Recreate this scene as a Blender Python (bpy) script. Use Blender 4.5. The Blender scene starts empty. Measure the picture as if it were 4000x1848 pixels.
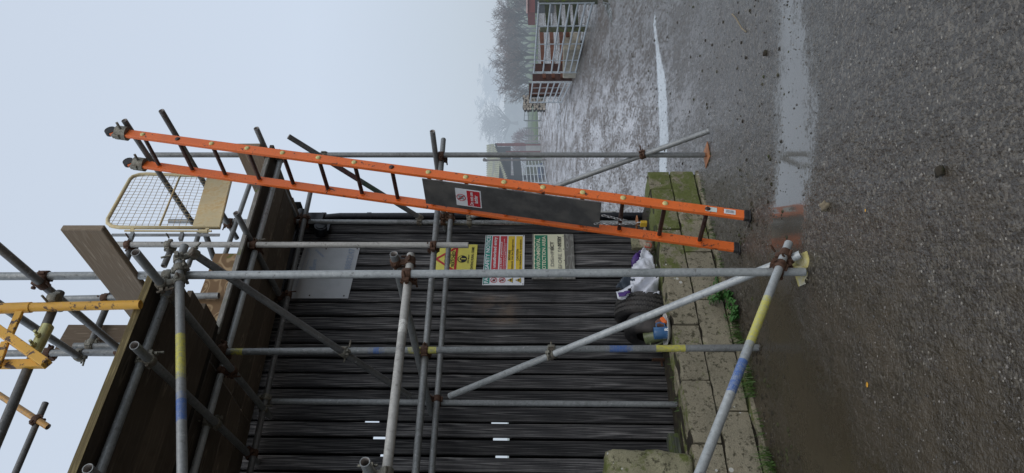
import bpy, math, random
import numpy as np
from mathutils import Vector, Matrix, noise as mnoise
random.seed(7)
sc = bpy.context.scene
COL = sc.collection
V = Vector
# ------------------------------------------------------------------ frame
# camera stands at X=0,Y=0 looking along +Y; the shed front runs obliquely:
# s = metres along the shed front (to the right), n = metres out of it, z = up
F = 2666.0; TH = math.atan(96/2666); EYE = 1.535
cT, sT = math.cos(TH), math.sin(TH)
P0 = V((.628, 6.59, 0)); D = V((.734, .679, 0)).normalized(); N = V((.679, -.734, 0)).normalized(); Z = V((0, 0, 1))
def W(s, n, z): return P0 + D*s + N*n + Z*z
def toF(p):
    a = p - P0
    return a.dot(D), a.dot(N), p.z
def P(x, y, n=None, s=None, z=None, Y=None):
    """surveying helper: the point of the plane n=, s=, z= or Y= that the photo shows at x, y"""
    u = (2000-x)/F; r = (924-y)/F
    d = V((r, cT-u*sT, sT+u*cT)); o = V((0, 0, EYE))
    if z is not None: t = (z-EYE)/d.z
    elif Y is not None: t = Y/d.y
    elif n is not None: t = (n + P0.dot(N))/d.dot(N)
    else: t = (s + P0.dot(D))/d.dot(D)
    return o + d*t
def ext(a, b, ta=0., tb=0.):
    d = (b-a).normalized()
    return a - d*ta, b + d*tb
# ------------------------------------------------------------------ mesh builder
class MB:
    def __init__(s): s.v=[]; s.f=[]; s.uv=[]; s.c=[]; s.sm=[]; s.mi=[]
    def face(s, idx, uv=None, c=(1,1,1,0), sm=False, mi=0):
        s.f.append(tuple(idx)); s.uv.append(uv or [(0,0)]*len(idx)); s.c.append(c); s.sm.append(sm); s.mi.append(mi)
    def poly(s, pts, c=(1,1,1,0), uv=None, mi=0):
        k=len(s.v); s.v += [V(p) for p in pts]
        s.face(range(k,k+len(pts)), uv, c, False, mi)
    def box(s, o, ax, ay, az, c=(1,1,1,0), off=None, mi=0):
        """o = corner, three edge vectors; uv runs in metres, u along the longest edge"""
        k=len(s.v); A=[ax,ay,az]
        s.v += [o+ax*i+ay*j+az*l for l in (0,1) for j in (0,1) for i in (0,1)]
        L=[a.length for a in A]; m=max(range(3), key=lambda i:L[i])
        if off is None: off=(random.uniform(0,50), random.uniform(0,50))
        fl=[((0,2,3,1),2),((4,5,7,6),2),((0,1,5,4),1),((2,6,7,3),1),((0,4,6,2),0),((1,3,7,5),0)]
        flip = ax.cross(ay).dot(az) < 0
        for q,nrm in fl:
            uv=[]
            for i in q:
                cc=((i&1)*L[0], ((i>>1)&1)*L[1], ((i>>2)&1)*L[2])
                o3=[a for a in range(3) if a!=m]
                if nrm==m: u,w=cc[o3[0]]*.2,cc[o3[1]]
                else:
                    u=cc[m]; w=cc[[a for a in o3 if a!=nrm][0]] + (0 if nrm==o3[0] else .37)
                uv.append((u+off[0], w+off[1]))
            idx=[k+i for i in q]
            if flip: idx=idx[::-1]; uv=uv[::-1]
            s.face(idx, uv, c, False, mi)
    def cbox(s, ctr, dx, dy, dz, X=V((1,0,0)), Y=V((0,1,0)), Zv=V((0,0,1)), c=(1,1,1,0), mi=0):
        s.box(ctr-X*dx/2-Y*dy/2-Zv*dz/2, X*dx, Y*dy, Zv*dz, c, None, mi)
    def path(s, pts, r, seg=10, caps=True, c=(1,1,1,0), cf=None, closed=False, mi=0, sq=None):
        """tube through pts; r number or list; cf(length along)->colour"""
        n=len(pts); rs = r if isinstance(r,(list,tuple)) else [r]*n
        k=len(s.v); L=0; ls=[0]
        for i in range(1,n): L+=(pts[i]-pts[i-1]).length; ls.append(L)
        up=None
        for i in range(n):
            if closed: t=(pts[(i+1)%n]-pts[i-1]).normalized()
            else: t=(pts[min(i+1,n-1)]-pts[max(i-1,0)]).normalized()
            if up is None:
                up = V((0,0,1)) if abs(t.z)<.9 else V((1,0,0))
            a=(up-t*up.dot(t)).normalized(); b=t.cross(a); up=a
            for j in range(seg):
                th=2*math.pi*j/seg + (math.pi/seg)
                ra=rs[i]
                s.v.append(pts[i]+a*math.cos(th)*ra+b*math.sin(th)*ra*(sq or 1))
        off=random.uniform(0,40)
        for i in range(n if closed else n-1):
            i2=(i+1)%n; l2 = ls[i2] if i2 else L
            cc = cf((ls[i]+l2)/2) if cf else c
            for j in range(seg):
                j2=(j+1)%seg
                s.face((k+i*seg+j,k+i*seg+j2,k+i2*seg+j2,k+i2*seg+j),
                       [(ls[i]+off,j/seg),(ls[i]+off,(j+1)/seg),(l2+off,(j+1)/seg),(l2+off,j/seg)], cc, seg>5, mi)
        if caps and not closed:
            for e in (0,n-1):
                kk=len(s.v); s.v += [V(s.v[k+e*seg+j]) for j in range(seg)]
                idx=list(range(kk,kk+seg))
                s.face(idx[::-1] if e==0 else idx, None, cf(ls[e]) if cf else c, False, mi)
    def pipe(s, a, b, r=.02415, seg=14, cf=None, c=(1,1,1,0), wall=.004):
        """hollow scaffold tube with open ends"""
        L=(b-a).length; n=max(2,int(L/.04)) if cf else 2
        pts=[a.lerp(b,i/(n-1)) for i in range(n)]
        s.path(pts, r, seg, False, c, cf)
        d=(b-a).normalized(); up=V((0,0,1)) if abs(d.z)<.9 else V((1,0,0))
        x=(up-d*up.dot(d)).normalized(); y=d.cross(x)
        for e,dd in ((a,d),(b,-d)):
            k=len(s.v)
            for rr,dep in ((r,0),(r-wall,0),(r-wall,.12)):
                for j in range(seg):
                    th=2*math.pi*j/seg+math.pi/seg
                    s.v.append(e+dd*dep+x*math.cos(th)*rr+y*math.sin(th)*rr)
            for ring in (0,1):
                for j in range(seg):
                    j2=(j+1)%seg
                    q=(k+ring*seg+j,k+ring*seg+j2,k+(ring+1)*seg+j2,k+(ring+1)*seg+j)
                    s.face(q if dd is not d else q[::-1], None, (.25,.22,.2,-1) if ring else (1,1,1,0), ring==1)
            s.face([k+2*seg+j for j in range(seg)], None, (.02,.02,.02,-1))  # black disc closing the bore, shade inside the tube as colour
    def blob(s, ctr, rx, ry, rz, rough=.2, seg=10, ring=7, seed=0, c=(1,1,1,0), X=V((1,0,0)), Y=V((0,1,0)), Zv=V((0,0,1)), fq=1.5):
        k=len(s.v)
        for i in range(ring+1):
            ph=math.pi*i/ring
            for j in range(seg):
                th=2*math.pi*j/seg
                q=V((math.sin(ph)*math.cos(th), math.sin(ph)*math.sin(th), math.cos(ph)))
                f=1+rough*mnoise.noise(q*fq+V((seed*3.1,seed*1.7,0)))*2
                s.v.append(ctr+X*q.x*rx*f+Y*q.y*ry*f+Zv*q.z*rz*f)
        for i in range(ring):
            for j in range(seg):
                j2=(j+1)%seg
                s.face((k+i*seg+j,k+(i+1)*seg+j,k+(i+1)*seg+j2,k+i*seg+j2), None, c, True)
    def build(s, name, mat, parent=None, bevel=0, segs=1):
        root=parent
        while root is not None and root.parent is not None: root=root.parent
        vs=s.v
        if root is None:
            xs=[p.x for p in vs]; ys=[p.y for p in vs]
            o=V(((min(xs)+max(xs))/2,(min(ys)+max(ys))/2,min(p.z for p in vs)))
        else: o=root.location.copy()
        me=bpy.data.meshes.new(name)
        me.from_pydata([tuple(p-o) for p in vs],[],s.f)
        n=len(me.loops)
        uvl=me.uv_layers.new(name='UVMap'); ca=me.color_attributes.new('Col','FLOAT_COLOR','CORNER')
        uv=np.array([q for u in s.uv for q in u],dtype=np.float32).ravel(); uvl.data.foreach_set('uv',uv)
        cc=np.array([c for c,f in zip(s.c,s.f) for _ in f],dtype=np.float32).ravel(); ca.data.foreach_set('color',cc)
        me.polygons.foreach_set('use_smooth', s.sm)
        ms=mat if isinstance(mat,(list,tuple)) else [mat]
        for m in ms: me.materials.append(m)
        if len(ms)>1: me.polygons.foreach_set('material_index', s.mi)
        me.validate(); me.update()
        ob=bpy.data.objects.new(name,me); COL.objects.link(ob)
        if parent is None: ob.location=o
        else: ob.parent=parent
        if bevel:
            b=ob.modifiers.new('Bevel','BEVEL'); b.width=bevel; b.segments=segs; b.limit_method='ANGLE'; b.angle_limit=math.radians(40)
        return ob
def thing(name, loc, label, cat, group=None):
    o=bpy.data.objects.new(name,None); COL.objects.link(o); o.location=loc; o.empty_display_size=.1
    return tag(o,label,cat,group)
def tag(o, label=None, cat=None, group=None, kind=None):
    if label: o['label']=label
    if cat: o['category']=cat
    if group: o['group']=group
    if kind: o['kind']=kind
    return o
# ------------------------------------------------------------------ materials
def nmat(name):
    m=bpy.data.materials.new(name); m.use_nodes=True
    nt=m.node_tree; b=nt.nodes['Principled BSDF']
    return m,nt,b
class NT:
    def __init__(s,nt): s.nt=nt
    def n(s,t,**k):
        x=s.nt.nodes.new(t)
        for a,v in k.items(): setattr(x,a,v)
        return x
    def l(s,a,b): s.nt.links.new(a,b)
    def set(s,sock,v):
        if hasattr(v,'links') or isinstance(v,bpy.types.NodeSocket): s.l(v,sock)
        else: sock.default_value=v
    def math(s,op,a,b=None,c=None,clamp=False):
        x=s.n('ShaderNodeMath',operation=op,use_clamp=clamp); s.set(x.inputs[0],a)
        if b is not None: s.set(x.inputs[1],b)
        if c is not None: s.set(x.inputs[2],c)
        return x.outputs[0]
    def mix(s,f,a,b,mode='MIX'):
        x=s.n('ShaderNodeMix',data_type='RGBA',blend_type=mode); s.set(x.inputs[0],f)
        s.set(x.inputs[6],a if not isinstance(a,tuple) else (*a[:3],1)); s.set(x.inputs[7],b if not isinstance(b,tuple) else (*b[:3],1))
        return x.outputs[2]
    def noise(s,vec,scale,detail=4,rough=.55,dist=0):
        x=s.n('ShaderNodeTexNoise'); 
        if vec is not None: s.l(vec,x.inputs['Vector'])
        x.inputs['Scale'].default_value=scale; x.inputs['Detail'].default_value=detail; x.inputs['Roughness'].default_value=rough; x.inputs['Distortion'].default_value=dist
        return x.outputs['Fac']
    def voro(s,vec,scale,out='Distance',feat='F1'):
        x=s.n('ShaderNodeTexVoronoi',feature=feat); s.l(vec,x.inputs['Vector']); x.inputs['Scale'].default_value=scale
        return x.outputs[out]
    def ramp(s,f,stops):
        x=s.n('ShaderNodeValToRGB'); s.set(x.inputs[0],f); e=x.color_ramp.elements
        while len(e)<len(stops): e.new(.5)
        for q,(p,c) in zip(e,stops):
            q.position=p; q.color=(*c,1) if isinstance(c,tuple) else (c,c,c,1)
        return x.outputs[0]
    def mapr(s,f,a,b,c=0.,d=1.):
        x=s.n('ShaderNodeMapRange'); s.set(x.inputs[0],f)
        for i,v in enumerate((a,b,c,d)): x.inputs[i+1].default_value=v
        return x.outputs[0]
    def scalev(s,vec,v):
        x=s.n('ShaderNodeMapping'); s.l(vec,x.inputs[0]); x.inputs['Scale'].default_value=v
        return x.outputs[0]
    def bump(s,h,strength,dist,normal=None):
        x=s.n('ShaderNodeBump'); s.l(h,x.inputs['Height']); x.inputs['Strength'].default_value=strength; x.inputs['Distance'].default_value=dist
        if normal is not None: s.l(normal,x.inputs['Normal'])
        return x.outputs[0]
def simple(name,col,rough=.6,metal=0.,var=.25,scale=20,bump=.0,stain=None,stainamt=.5,spec=.4):
    """painted / plain surface with noise in tone and a stain colour in patches"""
    m,nt,b=nmat(name); T=NT(nt)
    tc=T.n('ShaderNodeTexCoord').outputs['Object']
    n1=T.noise(tc,scale,5,.6); n2=T.noise(tc,scale*.23,4,.6)
    c=T.mix(T.mapr(n1,.3,.7),tuple(x*(1-var) for x in col),tuple(min(1,x*(1+var)) for x in col))
    if stain: c=T.mix(T.mapr(T.math('ADD',T.math('MULTIPLY',n1,.4),T.math('MULTIPLY',n2,.6)),.5,.62,0,stainamt),c,stain)
    T.l(c,b.inputs['Base Color']); b.inputs['Metallic'].default_value=metal
    T.l(T.mapr(n2,.3,.7,max(.05,rough-.12),min(1,rough+.12)),b.inputs['Roughness'])
    b.inputs['Specular IOR Level'].default_value=spec
    if bump: T.l(T.bump(n1,bump,.01),b.inputs['Normal'])
    return m
M={}
# galvanised tube, paint bands come from the Col attribute (alpha = how much paint)
def galv(name,lo,hi,rough=.42,metal=.45,rust=.0):
    m,nt,b=nmat(name); T=NT(nt)
    uv=T.n('ShaderNodeTexCoord').outputs['UV']; ob=T.n('ShaderNodeTexCoord').outputs['Object']
    at=T.n('ShaderNodeAttribute',attribute_name='Col')
    str_=T.noise(T.scalev(uv,(9,16,1)),1.,5,.65)
    mot=T.noise(ob,48,4,.65); big=T.noise(ob,3.1,4,.6)
    rnd=T.n('ShaderNodeObjectInfo').outputs['Random']
    f=T.math('ADD',T.math('MULTIPLY',str_,.45),T.math('MULTIPLY',mot,.3)); f=T.math('ADD',f,T.math('MULTIPLY',big,.35))
    f=T.math('ADD',f,T.math('MULTIPLY',rnd,.12))
    c=T.mix(T.mapr(f,.42,.75),lo,hi)
    spk=T.noise(ob,33,6,.7)
    c=T.mix(T.mapr(spk,.58,.70,0,.75),c,(.07,.06,.05))
    c=T.mix(T.mapr(spk,.40,.30,0,.5),c,(.62,.62,.6))
    if rust: c=T.mix(T.mapr(big,.5,.65,0,rust),c,(.16,.07,.035))
    a=T.math('MULTIPLY',at.outputs['Alpha'],1.0)
    brk=T.math('ADD',T.math('MULTIPLY',T.noise(T.scalev(uv,(22,5,1)),1.,6,.7),.75),T.math('MULTIPLY',T.noise(ob,45,5,.75),.35))
    pm=T.mapr(T.math('SUBTRACT',a,T.math('MULTIPLY_ADD',brk,3.4,-.99)),-.08,.08)
    pm=T.math('MULTIPLY',pm,T.math('MULTIPLY',T.math('GREATER_THAN',a,.01),.93))
    c=T.mix(pm,c,at.outputs['Color'])
    dk=T.math('LESS_THAN',at.outputs['Alpha'],-.5)
    c=T.mix(dk,c,at.outputs['Color'])
    T.l(c,b.inputs['Base Color'])
    T.l(T.math('MULTIPLY',T.math('SUBTRACT',1.,pm),metal),b.inputs['Metallic'])
    T.l(T.mapr(f,.4,.8,rough+.12,rough-.08),b.inputs['Roughness'])
    T.l(T.bump(T.math('ADD',str_,mot),.25,.002),b.inputs['Normal'])
    return m
M['galv']=galv('galvanised tube',(.11,.115,.115),(.33,.34,.335),.46,.32)
M['galv_bright']=galv('bright galvanised tube',(.20,.215,.215),(.52,.54,.535),.42,.25)
M['galv_dark']=galv('dark weathered tube',(.065,.066,.065),(.21,.21,.205),.48,.3)
M['galv_old']=galv('old limed tube',(.20,.195,.18),(.47,.46,.43),.6,.12)
M['rust']=simple('rusted coupler steel',(.10,.052,.032),.7,.3,.5,60,.5,(.05,.03,.02),.7)
M['coupler']=simple('dull coupler steel',(.20,.19,.155),.6,.35,.45,60,.5,(.09,.05,.03),.7)
M['zinc']=simple('yellow zinc plated steel',(.55,.52,.25),.35,.6,.25,30,.2,(.3,.3,.26),.6)
M['orange']=simple('orange fibreglass',(.74,.145,.022),.5,0,.10,14,.05,(.58,.10,.015),.55,.35)
def chipped(name,col,chip,amt,rough=.5,scale=18,tint=None):
    m,nt,b=nmat(name); T=NT(nt); ob=T.n('ShaderNodeTexCoord').outputs['Object']
    n1=T.noise(ob,scale,8,.72,.3); n2=T.noise(ob,scale*.3,4,.6); n3=T.noise(ob,scale*4,3,.5)
    c=T.mix(T.mapr(n2,.3,.7),tuple(x*.82 for x in col),tuple(min(1,x*1.12) for x in col))
    if tint: c=T.mix(T.mapr(T.math('ADD',T.math('MULTIPLY',n2,.6),T.math('MULTIPLY',n3,.4)),.5,.7,0,.8),c,tint)
    c=T.mix(T.mapr(n1,amt,amt+.03),c,chip)
    T.l(c,b.inputs['Base Color']); T.l(T.mapr(n2,.3,.7,rough-.08,rough+.15),b.inputs['Roughness'])
    T.l(T.bump(n3,.15,.002),b.inputs['Normal'])
    return m
M['orange']=chipped('scuffed orange fibreglass',(.78,.155,.024),(.10,.035,.02),.60,.48,17,(.50,.12,.04))
M['yellow']=chipped('flaking yellow paint over rust',(.74,.40,.05),(.09,.05,.032),.555,.55,16,(.66,.34,.12))
M['cream']=chipped('stained cream paint',(.62,.52,.30),(.28,.13,.04),.66,.5,9,(.55,.33,.09))
M['rung']=simple('dark brown rung',(.055,.028,.022),.45,.3,.4,50,.1,(.12,.11,.1),.4)
M['rubber']=simple('black rubber',(.018,.018,.019),.6,0,.4,40,.3,(.06,.055,.05),.4)
M['bolt']=simple('yellowed plastic cap',(.58,.52,.22),.5,0,.2,60)
def wood(name,lo,hi,dark,lin=1.,moss=0,mosscol=(.10,.13,.03),rough=.8,bs=.5,gs=1.):
    m,nt,b=nmat(name); T=NT(nt)
    uv=T.n('ShaderNodeTexCoord').outputs['UV']; ob=T.n('ShaderNodeTexCoord').outputs['Object']
    at=T.n('ShaderNodeAttribute',attribute_name='Col')
    big=T.noise(T.scalev(uv,(2.6*gs,6.*gs,1)),1.,1.,.4)
    kv=T.n('ShaderNodeTexVoronoi'); T.l(T.scalev(uv,(2.6,7.2,1)),kv.inputs['Vector']); kv.inputs['Scale'].default_value=1; kv.inputs['Randomness'].default_value=1
    knot=T.math('POWER',T.math('SUBTRACT',1.,T.mapr(kv.outputs['Distance'],0.,.50)),2.)
    sp=T.n('ShaderNodeSeparateXYZ'); T.l(uv,sp.inputs[0])
    ph=T.math('ADD',T.math('MULTIPLY',sp.outputs['Y'],16),T.math('ADD',T.math('MULTIPLY',big,36),T.math('MULTIPLY',knot,19)))
    ring=T.math('ADD',T.math('MULTIPLY',T.math('SINE',ph),.5),.5)
    fine=T.noise(T.scalev(uv,(5,95,1)),1.,4,.7)
    g=T.math('ADD',T.math('MULTIPLY',T.math('POWER',ring,2.6),.62*lin),T.math('MULTIPLY',fine,.12))
    pat=T.noise(ob,3.5,5,.65)
    g=T.math('MULTIPLY',g,T.mapr(pat,.25,.75,.45,1.25))
    c=T.mix(T.mapr(g,.15,.95),lo,hi)
    kr=T.math('MULTIPLY',T.mapr(knot,.30,.48),T.math('SUBTRACT',1.,T.mapr(knot,.50,.66)))
    c=T.mix(T.math('MULTIPLY',kr,.55),c,hi)
    c=T.mix(T.mapr(knot,.58,.80,0,.9),c,dark)
    st=T.noise(ob,7,6,.7); c=T.mix(T.mapr(st,.55,.7,0,.55),c,dark)
    if moss: c=T.mix(T.mapr(T.noise(ob,11,6,.7),.62-moss*.25,.72-moss*.2,0,.9),c,mosscol)
    c=T.mix(1.,c,at.outputs['Color'],'MULTIPLY')
    T.l(c,b.inputs['Base Color']); T.l(T.mapr(g,0,1,rough,rough-.2),b.inputs['Roughness']); b.inputs['Specular IOR Level'].default_value=.3
    T.l(T.bump(T.math('ADD',g,T.math('MULTIPLY',knot,-.3)),bs,.004),b.inputs['Normal'])
    return m
_b=M['burnt']=wood('black stained weatherboard',(.028,.027,.028),(.29,.275,.265),(.009,.009,.010),1.1,rough=.72,bs=.8)
M['deck']=wood('dirty scaffold board',(.16,.125,.09),(.42,.35,.27),(.09,.07,.05),.4)
M['deckedge']=wood('ochre scaffold board',(.13,.10,.045),(.38,.30,.13),(.06,.05,.025),.8,.15)
M['toe']=wood('pale wet scaffold board',(.24,.185,.13),(.52,.44,.34),(.22,.15,.09),.4)
M['split']=wood('splintered yellow board',(.17,.11,.06),(.60,.46,.28),(.11,.065,.04),.8,.15,gs=.7)
M['greywood']=wood('silver grey board',(.16,.155,.14),(.40,.39,.36),(.10,.09,.08),.8,.2)
M['rail']=wood('green grey rail',(.07,.075,.055),(.17,.17,.13),(.05,.05,.04),.5,.5)
M['brownrail']=simple('red oxide steel rail',(.22,.075,.035),.6,.1,.35,6,0,(.10,.045,.03),.7)
M['steel_brown']=simple('dark red brown steel',(.055,.028,.024),.5,.2,.4,4,0,(.12,.05,.03),.6)
M['black']=simple('black plastic',(.012,.013,.017),.32,0,.3,20)
M['shadow']=simple('shade black',(.003,.003,.003),.95,spec=.1)  # near black: shade behind the board gaps put into the colour
M['slate']=simple('dark grey ply guard',(.078,.077,.075),.45,0,.3,9,.15,(.13,.12,.105),.6)
M['slate'].node_tree.nodes['Principled BSDF'].inputs['Specular IOR Level'].default_value=.5
M['white']=simple('white sign plate',(.72,.73,.75),.4,0,.04,12)
M['panel']=simple('faded white panel',(.46,.47,.48),.4,0,.12,5,0,(.38,.38,.37),.5)
M['cream_sign']=simple('cream sign face',(.74,.72,.52),.45,0,.05,9,0,(.62,.60,.45),.4)
M['sgreen']=simple('sign green',(.015,.20,.11),.4,0,.06,20)
M['teal']=simple('sign teal',(.02,.27,.21),.4,0,.06,20)
M['sred']=simple('sign red',(.50,.025,.035),.4,0,.06,20)
M['syellow']=simple('sign yellow',(.72,.50,.035),.4,0,.06,20)
M['lemon']=simple('lemon sign face',(.76,.68,.13),.45,0,.05,12,0,(.6,.55,.14),.4)
M['ink']=simple('black ink',(.015,.015,.016),.5)
M['inkfade']=simple('worn black ink',(.26,.25,.21),.5,0,.5,90,0,(.70,.68,.52),1.)
M['bluefade']=simple('faded blue ink',(.32,.37,.46),.45,0,.12,60,0,(.44,.46,.49),.9)
M['label']=simple('paper sticker',(.60,.66,.62),.5)
def concrete(name,lo,hi,moss,brown=(.11,.075,.04)):
    m,nt,b=nmat(name); T=NT(nt); tc=T.n('ShaderNodeTexCoord').outputs['Object']; ge=T.n('ShaderNodeNewGeometry')
    at=T.n('ShaderNodeAttribute',attribute_name='Col')
    n1=T.noise(tc,120,4,.7); n2=T.noise(tc,4,6,.65); n3=T.noise(tc,26,6,.7); pit=T.voro(tc,110)
    c=T.mix(T.mapr(T.math('ADD',T.math('MULTIPLY',n1,.6),T.math('MULTIPLY',n2,.5)),.35,.75),lo,hi)
    c=T.mix(T.mapr(n3,.53,.62,0,.85),c,(.05,.045,.028))
    c=T.mix(T.mapr(n2,.55,.75,0,.6),c,brown)
    sz=T.n('ShaderNodeSeparateXYZ'); T.l(ge.outputs['Normal'],sz.inputs[0])
    mo=T.math('ADD',T.math('ADD',T.noise(tc,7,7,.75),T.math('MULTIPLY',sz.outputs['Z'],.10)),T.math('MULTIPLY_ADD',at.outputs['Alpha'],.28,-.0))
    mc=T.mix(T.noise(tc,40,3,.6),(.07,.09,.012),(.16,.19,.05))
    c=T.mix(T.mapr(mo,.66-moss,.76-moss,0,.85),c,mc)
    lich=T.math('LESS_THAN',T.voro(T.scalev(tc,(1,1,1)),13),T.mapr(T.noise(tc,4,2,.5),.45,.75,0.,.26))
    c=T.mix(T.math('MULTIPLY',lich,.75),c,(.62,.62,.58))
    T.l(c,b.inputs['Base Color']); b.inputs['Roughness'].default_value=.85; b.inputs['Specular IOR Level'].default_value=.25
    h=T.math('ADD',T.math('MULTIPLY',n1,.5),T.math('ADD',T.math('MULTIPLY',n3,.8),T.math('MULTIPLY',pit,.3)))
    T.l(T.bump(h,.8,.008),b.inputs['Normal'])
    return m
M['block']=concrete('weathered concrete block',(.15,.135,.095),(.39,.345,.25),.045)
M['stone']=concrete('mossy rough stone',(.17,.16,.10),(.40,.37,.24),.11)
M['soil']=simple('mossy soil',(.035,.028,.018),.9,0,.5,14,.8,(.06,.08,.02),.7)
M['tyre']=simple('old tyre rubber',(.022,.021,.021),.55,0,.45,14,.5,(.085,.07,.06),.45)
M['tread']=simple('dusty tyre tread',(.062,.058,.054),.7,0,.3,30,.4)
M['sack']=simple('white plastic sack',(.66,.68,.74),.38,0,.06,9,.1,(.55,.50,.46),.25)
M['sackp']=simple('purple plastic print',(.06,.02,.16),.35)
M['sackb']=simple('grey blue plastic',(.05,.065,.085),.3)
M['rag']=simple('dirty glove cloth',(.34,.28,.21),.9,0,.25,30,.5,(.16,.11,.08),.5)
M['redtrim']=simple('red cuff',(.45,.08,.05),.7)
M['china']=simple('white glazed plate',(.72,.72,.70),.25,0,.04,10,0,(.5,.45,.4),.3)
M['bluemug']=simple('blue glazed mug',(.05,.13,.27),.25,0,.12,10)
M['greenmug']=simple('green glaze inside',(.01,.10,.05),.25)
M['olive']=simple('olive cream mug',(.12,.14,.07),.3,0,.2,10)
M['brownmug']=simple('brown stoneware mug',(.16,.075,.05),.4,0,.25,12,0,(.45,.38,.28),.5)
M['leaf_y']=simple('yellow leaf',(.65,.33,.04),.6)
M['twig']=simple('dead twig',(.22,.18,.12),.9,0,.3,30)
M['terracotta']=simple('rusty plate',(.42,.18,.08),.7,.1,.3,30,.3,(.2,.09,.05),.6)
M['ybase']=simple('yellow chipped plate',(.48,.42,.17),.6,0,.25,25,.3,(.45,.45,.42),.8)
M['nettle']=simple('nettle leaf',(.045,.13,.030),.55,0,.35,40)
M['grass']=simple('grass blade',(.060,.115,.022),.6,0,.35,8)
M['chain']=simple('bright chain steel',(.5,.5,.5),.35,.8,.1,30)
M['brass']=simple('yellow padlock body',(.62,.40,.04),.4,.1,.1,30)
# haze: things far off take on the mist colour with their distance from the yard
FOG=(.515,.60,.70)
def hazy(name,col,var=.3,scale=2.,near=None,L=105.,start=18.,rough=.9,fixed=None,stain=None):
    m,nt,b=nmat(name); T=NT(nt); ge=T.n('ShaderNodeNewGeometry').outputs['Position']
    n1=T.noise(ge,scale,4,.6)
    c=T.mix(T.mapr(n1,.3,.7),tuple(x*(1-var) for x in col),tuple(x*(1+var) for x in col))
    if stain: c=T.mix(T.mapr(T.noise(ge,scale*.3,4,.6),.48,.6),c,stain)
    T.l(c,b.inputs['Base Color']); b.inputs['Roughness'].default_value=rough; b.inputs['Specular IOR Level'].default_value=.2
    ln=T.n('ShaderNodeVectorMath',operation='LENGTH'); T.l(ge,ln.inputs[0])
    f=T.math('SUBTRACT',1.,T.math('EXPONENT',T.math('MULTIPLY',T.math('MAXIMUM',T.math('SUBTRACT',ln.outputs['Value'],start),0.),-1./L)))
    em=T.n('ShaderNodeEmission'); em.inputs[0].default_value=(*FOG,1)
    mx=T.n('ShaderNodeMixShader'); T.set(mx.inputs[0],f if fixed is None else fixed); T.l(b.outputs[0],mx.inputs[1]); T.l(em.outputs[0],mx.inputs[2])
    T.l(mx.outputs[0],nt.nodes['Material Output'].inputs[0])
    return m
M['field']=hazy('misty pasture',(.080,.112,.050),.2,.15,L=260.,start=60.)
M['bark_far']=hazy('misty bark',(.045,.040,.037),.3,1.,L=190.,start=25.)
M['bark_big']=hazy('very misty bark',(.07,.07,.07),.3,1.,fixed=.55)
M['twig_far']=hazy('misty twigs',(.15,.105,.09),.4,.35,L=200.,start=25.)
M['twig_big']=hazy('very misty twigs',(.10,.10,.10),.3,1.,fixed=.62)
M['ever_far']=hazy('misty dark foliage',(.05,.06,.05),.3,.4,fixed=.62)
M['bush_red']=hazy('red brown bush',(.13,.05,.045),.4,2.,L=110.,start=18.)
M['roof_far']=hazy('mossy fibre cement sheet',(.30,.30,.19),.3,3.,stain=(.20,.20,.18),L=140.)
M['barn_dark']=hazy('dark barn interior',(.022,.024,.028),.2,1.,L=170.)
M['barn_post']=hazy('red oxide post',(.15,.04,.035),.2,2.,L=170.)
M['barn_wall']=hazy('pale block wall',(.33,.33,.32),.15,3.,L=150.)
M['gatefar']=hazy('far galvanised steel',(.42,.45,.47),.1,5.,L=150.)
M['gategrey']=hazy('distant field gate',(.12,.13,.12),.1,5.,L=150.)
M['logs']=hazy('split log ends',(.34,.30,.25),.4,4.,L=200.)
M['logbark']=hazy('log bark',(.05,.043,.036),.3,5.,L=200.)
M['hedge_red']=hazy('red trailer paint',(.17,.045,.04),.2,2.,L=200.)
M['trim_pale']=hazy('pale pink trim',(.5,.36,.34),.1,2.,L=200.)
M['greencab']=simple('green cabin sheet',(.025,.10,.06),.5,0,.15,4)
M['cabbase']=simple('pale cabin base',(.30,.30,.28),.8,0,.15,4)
# ------------------------------------------------------------------ terrain
def smooth(x,a,b):
    t=np.clip((x-a)/(b-a),0,1); return t*t*(3-2*t)
def vnoise(x,y,seed=0):
    xi=np.floor(x).astype(np.int64); yi=np.floor(y).astype(np.int64); xf=x-xi; yf=y-yi
    def h(a,b):
        q=(a*374761393+b*668265263+seed*982451653)&0xffffffff
        q=((q^(q>>13))*1274126177)&0xffffffff; q=q^(q>>16)
        return (q&0xffff)/65535.
    u=xf*xf*(3-2*xf); v=yf*yf*(3-2*yf)
    return (h(xi,yi)*(1-u)+h(xi+1,yi)*u)*(1-v)+(h(xi,yi+1)*(1-u)+h(xi+1,yi+1)*u)*v-.5
def segdist(x,y,pts):
    d=np.full(x.shape,1e9)
    for (ax,ay,ar),(bx,by,br) in zip(pts[:-1],pts[1:]):
        dx,dy=bx-ax,by-ay; t=np.clip(((x-ax)*dx+(y-ay)*dy)/(dx*dx+dy*dy+1e-9),0,1)
        q=np.hypot(x-ax-dx*t,y-ay-dy*t)/(ar+(br-ar)*t); d=np.minimum(d,q)
    return d
def wp(s,n,r): p=W(s,n,0); return (p.x,p.y,r)
def pp_(x,y,r): p=P(x,y,z=0.); return (p.x,p.y,r)
PUD=[[pp_(2588,760,.25),pp_(2592,600,.30),pp_(2588,450,.33),pp_(2582,340,.26),pp_(2572,240,.15),pp_(2556,90,.10)],
     [wp(-.2,2.6,.34),wp(-1.0,2.32,.30),wp(-1.6,1.87,.27),wp(-1.95,1.45,.26),wp(-2.15,1.15,.24)],
     [wp(-2.0,.75,.2),wp(-2.5,.85,.42),wp(-3.2,.9,.5),wp(-4.2,1.1,.55)],
     [(4.2,13.2,.10),(4.7,13.9,.12),(5.0,14.5,.10)]]
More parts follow.
